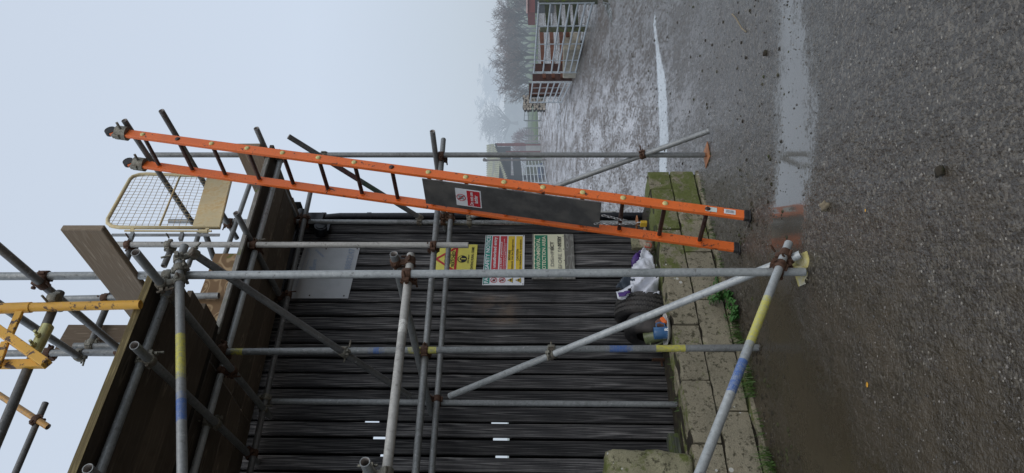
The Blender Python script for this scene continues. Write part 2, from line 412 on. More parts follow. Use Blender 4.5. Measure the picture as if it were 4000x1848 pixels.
def wetness(X,Y):
    w=np.zeros(X.shape); br=np.zeros(X.shape)
    for i,p in enumerate(PUD):
        d=segdist(X,Y,p)+vnoise(X*2.3,Y*2.3,9+i)*.35
        d=d*(1+(.55*vnoise(X*1.3,Y*2.2,40)+.35*vnoise(X*3.7,Y*5.,42) if i==1 else .3*vnoise(X*2.,Y*2.,43))); k=np.clip(1.12-d*(.62 if i!=1 else .56),0,1.)*(.66 if i==2 else 1.)*((.80+.42*vnoise(X*1.1+3,Y*2.,41)-.10*smooth(X,.3,2.2)) if i==1 else 1.); w=np.maximum(w,k)
        if i==2: br=np.maximum(br,np.clip(2.2-d,0,1))
    return w,br
def base_z(Y):
    return (np.where(Y>10,.03*(Y-10),0)*(1-smooth(Y,40,66))+smooth(Y,40,66)*1.38
            + smooth(Y,75,130)*1.2 + smooth(Y,125,230)*8.6)
def ground_z(X,Y,fine=True):
    z=base_z(Y)
    far=smooth(Y,9,16)
    z=z+vnoise(X*1.1,Y*1.1,1)*.012*(1+far*2.)+vnoise(X*3.3,Y*3.3,2)*.008*(1+far*2.5)+vnoise(X*7,Y*4,12)*.018*far
    # wheel ruts that sweep round to the gate road
    rr=vnoise(X*.5,Y*.5,5)*1.2
    ph=(X-.25*(Y-12)+rr)*2.6
    z=z+np.sin(ph)*.012*smooth(Y,6.5,11)*(1-smooth(Y,45,60))
    if fine: z=z+vnoise(X*11,Y*11,3)*.007+vnoise(X*26,Y*26,4)*.004
    w,_=wetness(X,Y); k=smooth(w,.20,.62); k=np.where(Y<10.5,k,k*.6)
    return z*(1-k)+(base_z(Y)-.004)*k
def gz(x,y): return float(ground_z(np.array([float(x)]),np.array([float(y)]),False)[0])
def axis(parts):
    out=[]
    for a,b,st in parts: out+=list(np.arange(a,b,st))
    return np.array(out)
def grid(name,xs,ys,mat,dz=0.,cut=None):
    Xg,Yg=np.meshgrid(xs,ys); Zg=ground_z(Xg,Yg)+dz
    nx,ny=len(xs),len(ys)
    co=np.stack([Xg,Yg,Zg],-1).reshape(-1,3).astype(np.float32)
    i=np.arange(nx-1); j=np.arange(ny-1); I,J=np.meshgrid(i,j); b=(J*nx+I).ravel()
    q=np.stack([b,b+1,b+nx+1,b+nx],-1)
    if cut is not None: q=q[cut((Xg[:-1,:-1]).ravel(),(Yg[:-1,:-1]).ravel())]
    me=bpy.data.meshes.new(name); me.vertices.add(len(co)); me.vertices.foreach_set('co',co.ravel())
    me.loops.add(q.size); me.loops.foreach_set('vertex_index',q.ravel().astype(np.int32))
    me.polygons.add(len(q)); me.polygons.foreach_set('loop_start',np.arange(0,q.size,4,dtype=np.int32)); me.polygons.foreach_set('loop_total',np.full(len(q),4,dtype=np.int32))
    me.update(); me.validate(); me.polygons.foreach_set('use_smooth',np.ones(len(q),dtype=bool))
    w,br=wetness(Xg,Yg); ca=me.color_attributes.new('Wet','FLOAT_COLOR','POINT')
    ca.data.foreach_set('color',np.stack([w,br,w*0,w*0+1],-1).astype(np.float32).ravel())
    me.materials.append(mat); o=bpy.data.objects.new(name,me); COL.objects.link(o); return o
def prune(o):
    me=o.data; n=len(me.vertices); use=np.zeros(n,bool); li=np.empty(len(me.loops),np.int32); me.loops.foreach_get('vertex_index',li); use[li]=True
    import bmesh
    bm=bmesh.new(); bm.from_mesh(me); bm.verts.ensure_lookup_table(); bmesh.ops.delete(bm,geom=[v for v,u in zip(bm.verts,use) if not u],context='VERTS'); bm.to_mesh(me); bm.free()
def ground_mat():
    m,nt,b=nmat('wet muddy tarmac'); T=NT(nt); ge=T.n('ShaderNodeNewGeometry').outputs['Position']
    sp=T.n('ShaderNodeSeparateXYZ'); T.l(ge,sp.inputs[0])
    far=T.mapr(sp.outputs['Y'],5.,10.5)
    big=T.noise(ge,.55,5,.6); mid=T.noise(ge,3.2,6,.65); fine=T.noise(ge,34,5,.7); grit=T.noise(ge,130,3,.7)
    vor=T.n('ShaderNodeTexVoronoi'); T.l(ge,vor.inputs['Vector']); vor.inputs['Scale'].default_value=75
    vh=T.n('ShaderNodeSeparateColor'); T.l(vor.outputs['Color'],vh.inputs[0])
    chips=T.mapr(vh.outputs[0],.45,1.)
    tar=T.mix(chips,(.040,.031,.021),(.138,.118,.090))
    pale=T.math('MULTIPLY',T.math('GREATER_THAN',vh.outputs[1],.975),T.math('LESS_THAN',vor.outputs['Distance'],.4))
    tar=T.mix(pale,tar,(.33,.30,.25))
    mud=T.mix(T.mapr(mid,.35,.65),(.036,.026,.014),(.080,.060,.036))
    side=T.mapr(sp.outputs['X'],-1.3,.5,.20,-.12)
    mm=T.mapr(T.math('ADD',T.math('ADD',T.math('MULTIPLY',big,.6),T.math('MULTIPLY',mid,.4)),side),.46,.60)
    c=T.mix(T.math('MULTIPLY',mm,.85),tar,mud)
    st1=T.noise(T.scalev(ge,(1,.30,1)),19,6,.72); st2=T.noise(T.scalev(ge,(1,.33,1)),2.3,5,.62); st3=T.noise(T.scalev(ge,(1,.4,1)),38,4,.7)
    crumb=T.mapr(T.math('ADD',T.math('ADD',T.math('MULTIPLY',st1,.55),T.math('MULTIPLY',st3,.35)),T.math('MULTIPLY',st2,.35)),.615,.66)
    sheen_slurry=T.mix(T.mapr(st2,.38,.62),(.50,.485,.50),(.37,.352,.355))  # sky sheen of the distant wet track put into the mud colour
    sheen_slurry=T.mix(T.math('MULTIPLY',crumb,.7),sheen_slurry,(.095,.078,.063))
    rut=T.math('MULTIPLY',T.mapr(st2,.55,.64),.28); sheen_slurry=T.mix(rut,sheen_slurry,(.12,.10,.085))
    gt=T.math('MULTIPLY',T.mapr(T.math('SUBTRACT',sp.outputs['X'],T.math('MULTIPLY',sp.outputs['Y'],.195)),-.1,.9),.85); sheen_slurry=T.mix(gt,sheen_slurry,(.10,.085,.072))
    c=T.mix(T.math('MULTIPLY',far,T.mapr(mid,.3,.55,.75,1.)),c,sheen_slurry)
    c=T.mix(T.mapr(T.noise(ge,9,6,.7),.62,.69,0,.8),c,(.026,.020,.015))
    wa=T.n('ShaderNodeAttribute',attribute_name='Wet'); ws=T.n('ShaderNodeSeparateColor'); T.l(wa.outputs['Color'],ws.inputs[0])
    wn=T.math('ADD',ws.outputs[0],T.math('ADD',T.math('MULTIPLY_ADD',T.noise(ge,34,6,.78),1.0,-.5),T.math('MULTIPLY_ADD',T.noise(ge,5,4,.6),.7,-.35)))
    wet=T.mapr(wn,.36,.64); damp=T.mapr(wn,.05,.50)
    c=T.mix(T.math('MULTIPLY',damp,.45),c,(.045,.038,.028))
    wcol=T.mix(ws.outputs[1],T.mix(T.noise(ge,1.3,3,.5),(.085,.080,.070),(.125,.12,.105)),(.040,.030,.017))
    c=T.mix(T.math('MULTIPLY',wet,.92),c,wcol)
    T.l(c,b.inputs['Base Color'])
    cf=T.math('MULTIPLY',crumb,far)
    r=T.math('ADD',T.mapr(mid,.3,.7,.20,.40),T.math('MULTIPLY',T.mapr(grit,.4,.7),.12))
    r=T.math('ADD',r,T.math('MULTIPLY',cf,.35)); r=T.math('SUBTRACT',r,T.math('MULTIPLY',T.math('MULTIPLY',far,T.math('SUBTRACT',1.,crumb)),.10))
    wr=T.math('MULTIPLY_ADD',ws.outputs[1],.17,.035)
    r=T.math('ADD',T.math('MULTIPLY',r,T.math('SUBTRACT',1.,wet)),T.math('MULTIPLY',wr,wet))
    T.l(r,b.inputs['Roughness']); T.l(T.math('SUBTRACT',.66,T.math('MULTIPLY',cf,.45)),b.inputs['Specular IOR Level'])
    cw=T.math('MULTIPLY',T.math('MULTIPLY',wet,T.math('SUBTRACT',1.,ws.outputs[1])),T.mapr(sp.outputs['Y'],5.,7.5,.0,1.))
    T.l(T.math('ADD',T.math('MULTIPLY',T.math('SUBTRACT',1.,cf),T.math('MULTIPLY_ADD',far,.45,.26)),T.math('MULTIPLY',cw,.7)),b.inputs['Coat Weight']); T.l(T.math('SUBTRACT',.2,T.math('MULTIPLY',cw,.17)),b.inputs['Coat Roughness']); b.inputs['Coat IOR'].default_value=1.6
    h=T.math('ADD',T.math('MULTIPLY',fine,1.1),T.math('MULTIPLY',T.math('SUBTRACT',1.,vor.outputs['Distance']),.45))
    h=T.math('ADD',h,T.math('MULTIPLY',grit,.25))
    nb=T.bump(h,.8,.010)
    h2=T.math('ADD',T.noise(ge,8,6,.7),T.math('MULTIPLY',T.noise(T.scalev(ge,(1,.35,1)),2.6,4,.6),1.3))
    h3=T.math('ADD',h2,T.math('MULTIPLY',T.math('MULTIPLY',crumb,far),.6))
    nb2=T.bump(h3,.65,.06,nb); gn=T.n('ShaderNodeNewGeometry').outputs['Normal']
    mv=T.n('ShaderNodeMix',data_type='VECTOR'); T.l(T.math('MULTIPLY',wet,T.math('SUBTRACT',.99,T.math('MULTIPLY',ws.outputs[1],.06))),mv.inputs[0]); T.l(nb2,mv.inputs[4]); T.l(gn,mv.inputs[5])
    vn=T.n('ShaderNodeVectorMath',operation='NORMALIZE'); T.l(mv.outputs[1],vn.inputs[0]); nb2=vn.outputs[0]; T.l(nb2,b.inputs['Normal'])
    T.l(nb2,b.inputs['Coat Normal'])
    return m
M['ground']=ground_mat()
xs=axis([(-260,-60,20),(-60,-20,5),(-20,-4,.8),(-4,7,.045),(7,14,.16),(14,40,1.2),(40,100,5),(100,300,20)])
ys=axis([(-30,-4,2),(-4,1.2,.3),(1.2,10,.045),(10,20,.11),(20,34,.4),(34,66,2.)])
def pidx(X,Y):
    out=np.full(X.shape,-1)
    for i,p in enumerate(PUD): out=np.where((segdist(X+.02,Y+.02,p)+vnoise(X*2.3,Y*2.3,9+i)*.35<1.0)&(out<0),i,out)
    return out
gnd=grid('farmyard_ground',xs,ys,M['ground'],0.,lambda X,Y:pidx(X,Y)<0); tag(gnd,'wet muddy tarmac farmyard','ground',kind='structure')
xf=axis([(-300,-60,15),(-60,90,3),(90,400,15)]); yf=axis([(63.5,160,3.5),(160,400,10),(400,1200,60)])
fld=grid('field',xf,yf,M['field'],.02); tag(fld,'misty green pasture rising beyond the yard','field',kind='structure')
# water lying in the dips: each puddle is its own stretch of the same sheet
for i in range(len(PUD)):
    pp=np.array(PUD[i]); x0,x1=pp[:,0].min()-.9,pp[:,0].max()+.9; y0,y1=pp[:,1].min()-.9,pp[:,1].max()+.9
    o=grid('puddle',xs[(xs>x0)&(xs<x1)],ys[(ys>y0)&(ys<y1)],M['ground'],0.,lambda X,Y,i=i:pidx(X,Y)==i); prune(o)
    tag(o,kind='structure'); o['label']=['bright strip of water lying across the far track','long pale puddle right of the ladder foot','brown flooded patch by the nearest upright','small puddle in front of the galvanised gate'][i]
# ------------------------------------------------------------------ concrete block wall
def rough_block(mb,s0,s1,z0,z1,n0,n1,seed,alpha=0.):
    """one block with gently uneven faces, chipped top edge"""
    rnd=random.Random(seed); k=len(mb.v); a,bn,cn=14,6,7
    g=.0045
    def pt(i,j,l):
        s=s0+g+(s1-s0-2*g)*i/a; n=n0+(n1-n0)*j/bn; z=z0+g*.7+(z1-z0-1.4*g)*l/cn
        q=V((s*7,n*7,z*7+seed)); w=mnoise.noise_vector(q)*.0025+mnoise.noise_vector(q*3.3)*.002
        e=sum([i in(0,a),j in(0,bn),l in(0,cn)])
        if e>=2:
            f=.002 if e==2 else .003
            s+=(f if i==0 else -f if i==a else 0); n+=(f if j==0 else -f if j==bn else 0); z+=(f if l==0 else -f if l==cn else 0)
        if l==cn: z-=.03*max(0,mnoise.noise(V((s*6,n*9,seed*1.3))))*(1+(bn-j)*.25); n-=.02*max(0,mnoise.noise(V((s*8,seed*2.,3.))))*(1 if j==bn else 0)
        return W(s+w.x,n+w.y,z+w.z)
    idx={}
    for i in range(a+1):
        for j in range(bn+1):
            for l in range(cn+1):
                if i in(0,a) or j in(0,bn) or l in(0,cn): idx[i,j,l]=len(mb.v); mb.v.append(pt(i,j,l))
    c=(1,1,1,alpha)
    for i in range(a):
        for j in range(bn):
            mb.face([idx[i,j,cn],idx[i+1,j,cn],idx[i+1,j+1,cn],idx[i,j+1,cn]][::-1],None,c,False)
        for l in range(cn):
            mb.face([idx[i,bn,l],idx[i+1,bn,l],idx[i+1,bn,l+1],idx[i,bn,l+1]],None,c,False)
            mb.face([idx[i,0,l],idx[i,0,l+1],idx[i+1,0,l+1],idx[i+1,0,l]],None,c,False)
    for j in range(bn):
        for l in range(cn):
            mb.face([idx[a,j,l],idx[a,j,l+1],idx[a,j+1,l+1],idx[a,j+1,l]],None,c,False)
            mb.face([idx[0,j,l],idx[0,j+1,l],idx[0,j+1,l+1],idx[0,j,l+1]],None,c,False)
wl=thing('block_wall',W(-2.5,-.12,0),'low two course wall of mossy concrete blocks at the foot of the shed','wall')
mb=MB(); r1=[-.005,-.253,-.769,-1.28,-1.793,-2.288,-2.78,-3.3,-3.82,-4.34,-4.86,-5.4]; r2=[-.005,-.52,-1.035,-1.547,-2.04,-2.536,-3.05,-3.56,-4.08,-4.6,-5.1,-5.6]
for i in range(len(r1)-1): rough_block(mb,r1[i+1],r1[i],.268,.482,-.25,0.+(.008 if i%2 else 0),i+1,.75 if i<2 else .5 if i<3 else .12)
for i in range(len(r2)-1): rough_block(mb,r2[i+1],r2[i],.040,.266,-.27,.006,i+31,.75 if i<1 else .5 if i<2 else .08)
mb.build('upper_and_lower_courses',M['block'],wl).name='blocks'
mb=MB()
for i in range(7): rough_block(mb,-.8*(i+1),-.8*i-.02,-.12,.036,-.3,.035+.01*(i%2),i+61,.2)
mb.build('footing',M['block'],wl)
mb=MB(); mb.box(W(-5.6,-.24,0),D*5.57,N*.22,Z*.47); mb.build('joint_fill',M['soil'],wl)
mb=MB(); g=[]
for i in range(61):
    for j in range(5):
        s=-5.6+i*.0935; n=-.62+j*.1
        g.append(W(s,n,.43+.05*mnoise.noise(V((s*5,n*8,3)))+(.02 if j<3 else -.01)))
mb.v=g
for i in range(60):
    for j in range(4): mb.face([i*5+j,(i+1)*5+j,(i+1)*5+j+1,i*5+j+1],None,(1,1,1,0),True)
k=len(mb.v)
o=mb.build('soil_ledge',M['soil']); tag(o,'strip of mossy soil between the block wall and the boards','soil',kind='structure')
# ------------------------------------------------------------------ shed
shed=thing('timber_shed',W(-3,-2.5,.4),'shed clad in upright black weathered boards behind the scaffold','shed')
seams=[-.13,-.255,-.385,-.529,-.685,-.836,-.983,-1.131,-1.286,-1.437,-1.582,-1.731,-1.882,-2.029,-2.177,-2.328,-2.466,-2.610,-2.745]
while seams[-1]>-5.9: seams.append(seams[-1]-.149)
mb=MB(); rnd=random.Random(4)
for a,b_ in zip(seams[:-1],seams[1:]):
    t=rnd.uniform(.5,1.45); pr=rnd.uniform(-.003,.004)
    o_=(rnd.uniform(0,40),rnd.uniform(0,40))
    # split into lengths of the one board so the boarding is not perfectly flat
    mb.box(W(b_+.014+rnd.uniform(-.002,.002),-.622,.40),D*(abs(a-b_)-.026),N*(.022+pr),Z*3.57,(t,t,t,0),o_)
# paler patch of board beside the notice
mb.build('wall_boarding',M['burnt'],shed,.002).name='wall'
# a soft brown stain on two of the boards, left by a notice that once hung there
nt_=M['burnt'].node_tree; T=NT(nt_); bs_=nt_.nodes['Principled BSDF']; src=bs_.inputs['Base Color'].links[0].from_socket
ge=T.n('ShaderNodeNewGeometry').outputs['Position']
dt=T.n('ShaderNodeVectorMath',operation='DOT_PRODUCT'); T.l(ge,dt.inputs[0]); dt.inputs[1].default_value=tuple(D); szz=T.n('ShaderNodeSeparateXYZ'); T.l(ge,szz.inputs[0])
nz=T.math('MULTIPLY_ADD',T.noise(ge,9,5,.65),.14,-.07)
ds=T.math('ABSOLUTE',T.math('SUBTRACT',T.math('ADD',dt.outputs['Value'],nz),P0.dot(D)-1.215)); dz_=T.math('ABSOLUTE',T.math('SUBTRACT',T.math('ADD',szz.outputs['Z'],nz),1.905))
mk=T.math('MULTIPLY',T.mapr(ds,.20,.13),T.mapr(dz_,.24,.16))
br_=T.mix(.62,src,(.20,.145,.105)); br_=T.mix(T.mapr(T.noise(ge,6,4,.6),.35,.6),br_,src)
T.l(T.mix(T.math('MULTIPLY',mk,.9),src,br_),bs_.inputs['Base Color'])
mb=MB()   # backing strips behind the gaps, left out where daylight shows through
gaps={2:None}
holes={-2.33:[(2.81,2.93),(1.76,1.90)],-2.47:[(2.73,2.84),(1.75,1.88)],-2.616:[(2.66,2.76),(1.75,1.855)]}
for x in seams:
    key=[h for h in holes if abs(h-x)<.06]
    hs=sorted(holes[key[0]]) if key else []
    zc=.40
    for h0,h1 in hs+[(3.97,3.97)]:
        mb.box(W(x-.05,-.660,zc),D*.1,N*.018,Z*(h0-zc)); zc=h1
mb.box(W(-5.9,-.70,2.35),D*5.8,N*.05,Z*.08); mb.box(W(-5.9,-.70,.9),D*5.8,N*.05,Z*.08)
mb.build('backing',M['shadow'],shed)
mb=MB(); mb.box(W(-.125,-.63,.40),D*.09,N*.045,Z*3.57,(.5,.5,.5,0)); mb.build('corner_post',M['burnt'],shed,.003)
mb=MB(); 
for i in range(21): mb.box(W(-.065,-.66-(i+1)*.145,.3),D*.025,N*.135,Z*3.75,(.8,.8,.8,0))
mb.build('side_wall',M['burnt'],shed)
mb=MB(); mb.box(W(-6.1,-3.9,3.99),D*6.2,N*3.4,Z*.06); mb.build('roof',M['shadow'],shed)
mb=MB(); mb.box(W(-6,-.655,3.86),D*5.93,N*.03,Z*.12); mb.build('fascia',M['black'],shed)
mb=MB(); mb.path([W(-6,-.53,3.93),W(-.02,-.53,3.95)],.055,12); mb.build('gutter',M['black'],shed)
mb=MB(); mb.box(W(-5.8,-.60,.425),D*3.35,N*.10,Z*.10,(1,1,1,0)); mb.build('sill',wood('mossy sill',(.07,.075,.06),(.20,.21,.17),(.04,.045,.03),.8,.5),shed,.004)
dp=MB(); dp.path([W(-.066,-.545,.42),W(-.068,-.545,3.55),W(-.09,-.545,3.72),W(-.12,-.545,3.86)],.036,14)
for z in (.75,1.75,2.55,3.25,3.72): dp.path([W(-.066,-.545,z-.02),W(-.066,-.545,z+.02)],.040,14)
dpo=dp.build('downpipe',M['black'],shed)
for z in (2.0,2.9):
    mb=MB(); mb.box(W(-.125,-.575,z),D*.1,N*.012,Z*.03); mb.path([W(-.14,-.575,z+.015),W(-.14,-.545,z+.015)],.014,8); mb.build('bracket',M['black'],dpo)
mb=MB(); mb.box(W(-.20,-.575,3.70),D*.13,N*.09,Z*.17); mb.path([W(-.30,-.55,3.70),W(-.30,-.44,3.68)],.062,16); mb.path([W(-.30,-.55,3.70),W(-.30,-.43,3.68)],.045,16); mb.box(W(-.27,-.575,3.63),D*.1,N*.03,Z*.1)
for i in range(8): 
    a=i*math.pi/4; mb.path([W(-.30+.054*math.cos(a),-.44,3.685+.054*math.sin(a)),W(-.30+.054*math.cos(a),-.433,3.685+.054*math.sin(a))],.005,6)
fl=mb.build('floodlight',M['black'],None,.004); tag(fl,'black floodlight on a bracket at the top corner of the shed','floodlight')
# ------------------------------------------------------------------ signs
DG=bpy.context.evaluated_depsgraph_get
def textmesh(body,bold=.0,spacing=1.):
    cu=bpy.data.curves.new('t','FONT'); cu.body=body; cu.offset=bold; cu.space_character=spacing; cu.align_x='LEFT'; cu.resolution_u=3
    ob=bpy.data.objects.new('t',cu); COL.objects.link(ob); bpy.context.view_layer.update()
    me=bpy.data.meshes.new_from_object(ob.evaluated_get(DG())); bpy.data.objects.remove(ob); bpy.data.curves.remove(cu)
    vs=[tuple(v.co) for v in me.vertices]; fs=[tuple(p.vertices) for p in me.polygons]; bpy.data.meshes.remove(me)
    return vs,fs
class Board:
    """a flat sign: origin O at the lower left corner, U to the right, Wd up, Nn out"""
    def __init__(s,O,U,Up,w,h): s.O=O; s.U=U.normalized(); s.Up=Up.normalized(); s.N=s.U.cross(s.Up); s.w=w; s.h=h
    def p(s,u,v,d=0): return s.O+s.U*u*s.w+s.Up*v*s.h+s.N*d
    def rect(s,mb,u0,v0,u1,v1,d=.002): mb.poly([s.p(u0,v0,d),s.p(u1,v0,d),s.p(u1,v1,d),s.p(u0,v1,d)])
    def text(s,mb,body,u0,v0,u1,v1,d=.004,bold=.02,spacing=1.):
        vs,fs=textmesh(body,bold,spacing); xs_=[v[0] for v in vs]; ys_=[v[1] for v in vs]
        a,b,c,e=min(xs_),max(xs_),min(ys_),max(ys_); k=len(mb.v)
        mb.v+=[s.p(u0+(v[0]-a)/(b-a)*(u1-u0), v0+(v[1]-c)/(e-c)*(v1-v0), d) for v in vs]
        for f in fs: mb.face([k+i for i in f])
    def ring(s,mb,cu,cv,r0,r1,d=.003,n=28):
        C=s.p(cu,cv,d)
        for i in range(n):
            a,b=2*math.pi*i/n,2*math.pi*(i+1)/n
            q=lambda r,t:C+s.U*r*math.cos(t)+s.Up*r*math.sin(t)
            if r0>0: mb.poly([q(r1,a),q(r1,b),q(r0,b),q(r0,a)])
            else: mb.poly([q(r1,a),q(r1,b),C])
    def bar(s,mb,x0,y0,x1,y1,w,d=.003):
        a=s.p(x0,y0,d); b=s.p(x1,y1,d); t=(b-a).normalized(); q=s.N.cross(t)*w/2; mb.poly([a-q,b-q,b+q,a+q])
    def tri(s,mb,cu,cv,r,d=.003,rot=90):
        C=s.p(cu,cv,d); mb.poly([C+s.U*r*math.cos(math.radians(rot+120*i))+s.Up*r*math.sin(math.radians(rot+120*i)) for i in range(3)])
def plate(B,name,mat,parent,th=.003):
    mb=MB(); mb.box(B.O-B.N*th,B.U*B.w,B.Up*B.h,B.N*th); return mb.build(name,mat,parent,.001)
def screws(B,pts,parent,r=.005):
    for u,v in pts:
        mb=MB(); mb.path([B.p(u,v,.0),B.p(u,v,.005)],r,8); mb.build('screw',M['rung'],parent)
nw=-.592
# farm safety notice
B=Board(W(-.929,nw,1.652),D,Z,.641,.393)
def line(B,name,mat,*args,**k):
    mb=MB(); B.text(mb,*args,**k); return mb.build(name,mat,t)
def rrect(B,name,mat,*a):
    mb=MB(); B.rect(mb,*a); return mb.build(name,mat,t)
t=thing('safety_notice',B.p(.5,0),'white farm safety notice with teal header, red and yellow warning rows','sign')
plate(B,'panel',M['white'],t)
mb=MB(); B.rect(mb,.025,.835,.98,.985); mb.build('header',M['teal'],t)
mb=MB(); B.text(mb,'FARM SAFETY NOTICE',.035,.865,.97,.965,bold=.03); mb.build('header_lettering',M['white'],t)
rrect(B,'red_row',M['sred'],.18,.645,.975,.81); rrect(B,'red_row',M['sred'],.18,.445,.975,.61)
rrect(B,'yellow_row',M['syellow'],.18,.25,.975,.415); rrect(B,'yellow_row',M['syellow'],.18,.055,.975,.215)
line(B,'white_lettering',M['white'],'No unauthorised entry',.20,.68,.95,.785,bold=.025); line(B,'white_lettering',M['white'],'This is NOT a playground!',.24,.545,.85,.60,bold=.02)
line(B,'white_lettering',M['white'],'Children should always be accompanied by an adult,',.22,.495,.92,.53,bold=.01); line(B,'white_lettering',M['white'],'and warned of the dangers on a farm',.30,.455,.82,.488,bold=.01)
line(B,'black_lettering',M['ink'],'BEWARE',.48,.35,.68,.405); line(B,'black_lettering',M['ink'],'Livestock can be dangerous',.24,.265,.90,.335,bold=.015)
line(B,'black_lettering',M['ink'],'CAUTION',.47,.15,.70,.205); line(B,'black_lettering',M['ink'],'Farm machinery in operation',.24,.065,.90,.135,bold=.015)
for v in (.73,.53):
    mb=MB(); B.ring(mb,.09,v,.026,.032,.0035); B.bar(mb,.055,v+.06,.125,v-.06,.006,.0045); mb.build('prohibition_ring',M['sred'],t)
mb=MB(); B.ring(mb,.085,.73,0,.012,.003,10); B.bar(mb,.075,.70,.10,.755,.008); B.bar(mb,.09,.69,.11,.74,.006); mb.build('hand_pictogram',M['ink'],t)
mb=MB(); B.ring(mb,.09,.565,0,.007,.003,8); B.bar(mb,.085,.49,.10,.55,.010); B.bar(mb,.07,.51,.11,.53,.006); mb.build('children_pictogram',M['ink'],t)
for v in (.33,.135):
    mb=MB(); B.tri(mb,.09,v-.012,.036); tr=mb.build('warning_triangle',M['ink'],t)
    mb=MB(); B.tri(mb,.09,v-.012,.029,.0045); mb.build('triangle_face',M['syellow'],tr)
    v-=.008; mb=MB(); B.bar(mb,.075,v,.105,v+.008,.016,.006); B.bar(mb,.082,v-.03,.085,v+.02,.005,.006); B.bar(mb,.1,v-.03,.098,v+.02,.005,.006); mb.build('triangle_pictogram',M['ink'],tr)
screws(B,[(.02,.03),(.02,.97),(.98,.03),(.98,.97)],t)
# environmental notice
B0=Board(W(-.862,nw+.012,1.169),D,Z,.578,.41)
t=thing('disinfection_notice',B0.p(.5,0),'cream notice with green header on a grey wooden backing board','sign')
mb=MB(); mb.box(B0.O-B0.N*.012,D*B0.w,Z*B0.h,N*.014); mb.build('backing_board',M['greywood'],t,.002)
B=Board(W(-.835,nw+.020,1.263),D,Z,.538,.300)
plate(B,'panel',M['cream_sign'],t)
mb=MB(); B.rect(mb,.03,.55,.975,.97); mb.build('header',M['sgreen'],t)
line(B,'header_lettering',M['cream_sign'],'ENVIRONMENTAL',.06,.79,.90,.91,bold=.02); line(B,'header_lettering',M['cream_sign'],'PROTECTION AREA',.04,.61,.945,.73,bold=.02); mb=MB()
for i in range(9): mb.poly([B.p(.06+i*.1,.975,.0045),B.p(.06+i*.1+.07,.98,.0045),B.p(.08+i*.1,.945,.0045)])
mb.build('torn_edge',M['cream_sign'],t)
line(B,'worn_lettering',M['inkfade'],'DISINFECT',.22,.35,.81,.46,bold=.02); line(B,'worn_lettering',M['inkfade'],'BEFORE ENTRY',.10,.10,.95,.22,bold=.02)
line(B,'dark_lettering',M['ink'],'ECT',.615,.35,.81,.46,d=.0055,bold=.02); line(B,'dark_lettering',M['ink'],'NTRY',.70,.10,.95,.22,d=.0055,bold=.02)
screws(B,[(.04,.03),(.66,.5),(.95,.96),(.36,.02),(.63,.03),(.95,.03)],t,.004)
# yellow watch notice
B=Board(W(-.80,nw,2.118),D,Z,.385,.415)
t=thing('watch_notice',B.p(.5,0),'lemon yellow notice with a red warning triangle, highest small sign on the wall','sign')
plate(B,'panel',M['lemon'],t)
def trir(B,mb,a,b,c,w):
    for p,q in ((a,b),(b,c),(c,a)): B.bar(mb,*p,*q,w,.003)
    for p in (a,b,c): B.ring(mb,*p,0,w/2,.0035,12)
mb=MB(); trir(B,mb,(.50,.95),(.10,.48),(.90,.48),.022); mb.build('triangle',M['sred'],t)
for a_ in (('YOU ARE',.38,.70,.62,.755),('BEING',.34,.60,.66,.67),('WATCHED!',.235,.50,.765,.59),('NFU Mutual',.36,.175,.64,.21),('FIGHTING RURAL CRIME',.10,.07,.90,.13)): line(B,'lettering',M['ink'],*a_)
mb=MB(); B.ring(mb,.5,.335,0,.046,.003); mb.build('round_emblem',M['ink'],t)
mb=MB(); B.bar(mb,.5,.25,.5,.36,.012,.0045); 
for a in range(9):
    th=math.radians(20+a*17.5); B.ring(mb,.5+.075*math.cos(th),.345+.065*math.sin(th),0,.008,.0045,8)
mb.build('tree_emblem',M['lemon'],t)
# faded blank panel
B=Board(W(-1.091,nw,3.285),D,Z,.634,.56)
t=thing('faded_panel',B.p(.5,0),'large faded white panel with ghost blue print high on the wall','sign')
plate(B,'panel',M['panel'],t,.004)
mb=MB(); B.text(mb,'8882247',.55,.08,.975,.19,bold=.02); B.bar(mb,.98,.93,.20,.93,.006); B.bar(mb,.98,.93,.86,.85,.006); B.bar(mb,.86,.85,.55,.86,.006); B.bar(mb,.95,.78,.80,.60,.02); B.bar(mb,.45,.70,.75,.74,.03); B.bar(mb,.42,.58,.60,.80,.025); mb.build('faded_print',M['bluefade'],t)
screws(B,[(.045,.08),(.05,.66),(.975,.045),(.97,.60)],t,.007)
# ------------------------------------------------------------------ scaffold
YEL=(.56,.51,.06,1); BLU=(.04,.115,.35,1)
scaf=thing('scaffold',W(-1.3,.4,0),'tube and coupler scaffold of grey steel poles in front of the shed','scaffold')
TUBES=[]
def tube(kind,a,b,mat='galv',bands=None,label=None):
    cf=None
    if bands:
        L=(b-a).length
        def cf(l):
            f=l
            for t0,t1,col in bands:
                if t0<=f<=t1:
                    e=min(f-t0,t1-f)/.05
                    return (*col[:3],(col[3] if len(col)>3 else 1)*min(1,.25+e*.75))
            return (1,1,1,0)
    mb=MB(); mb.pipe(a,b,cf=cf)
    o=mb.build(kind,M[mat],scaf)
    if label: o['label']=label
    TUBES.append((o,a,b)); return o
def along(a,b,x):  # distance from a where the photo's long axis reads x (upright or raking tubes)
    lo,hi=0.,1.
    def px(p):
        d=p.y*cT+(p.z-EYE)*sT; return 2000-F*(-p.y*sT+(p.z-EYE)*cT)/d
    def py(p):
        d=p.y*cT+(p.z-EYE)*sT; return 924-F*p.x/d
    return px,py
def bandpos(a,b,val,axis='x'):
    px,py=along(a,b,0); f=px if axis=='x' else py
    best=min(range(201),key=lambda i:abs(f(a.lerp(b,i/200))-val)); return (b-a).length*best/200
def bands(a,b,items,axis='x'):
    out=[]
    for v0,v1,col in items:
        t0,t1=sorted((bandpos(a,b,v0,axis),bandpos(a,b,v1,axis))); out.append((t0,t1,col))
    return out
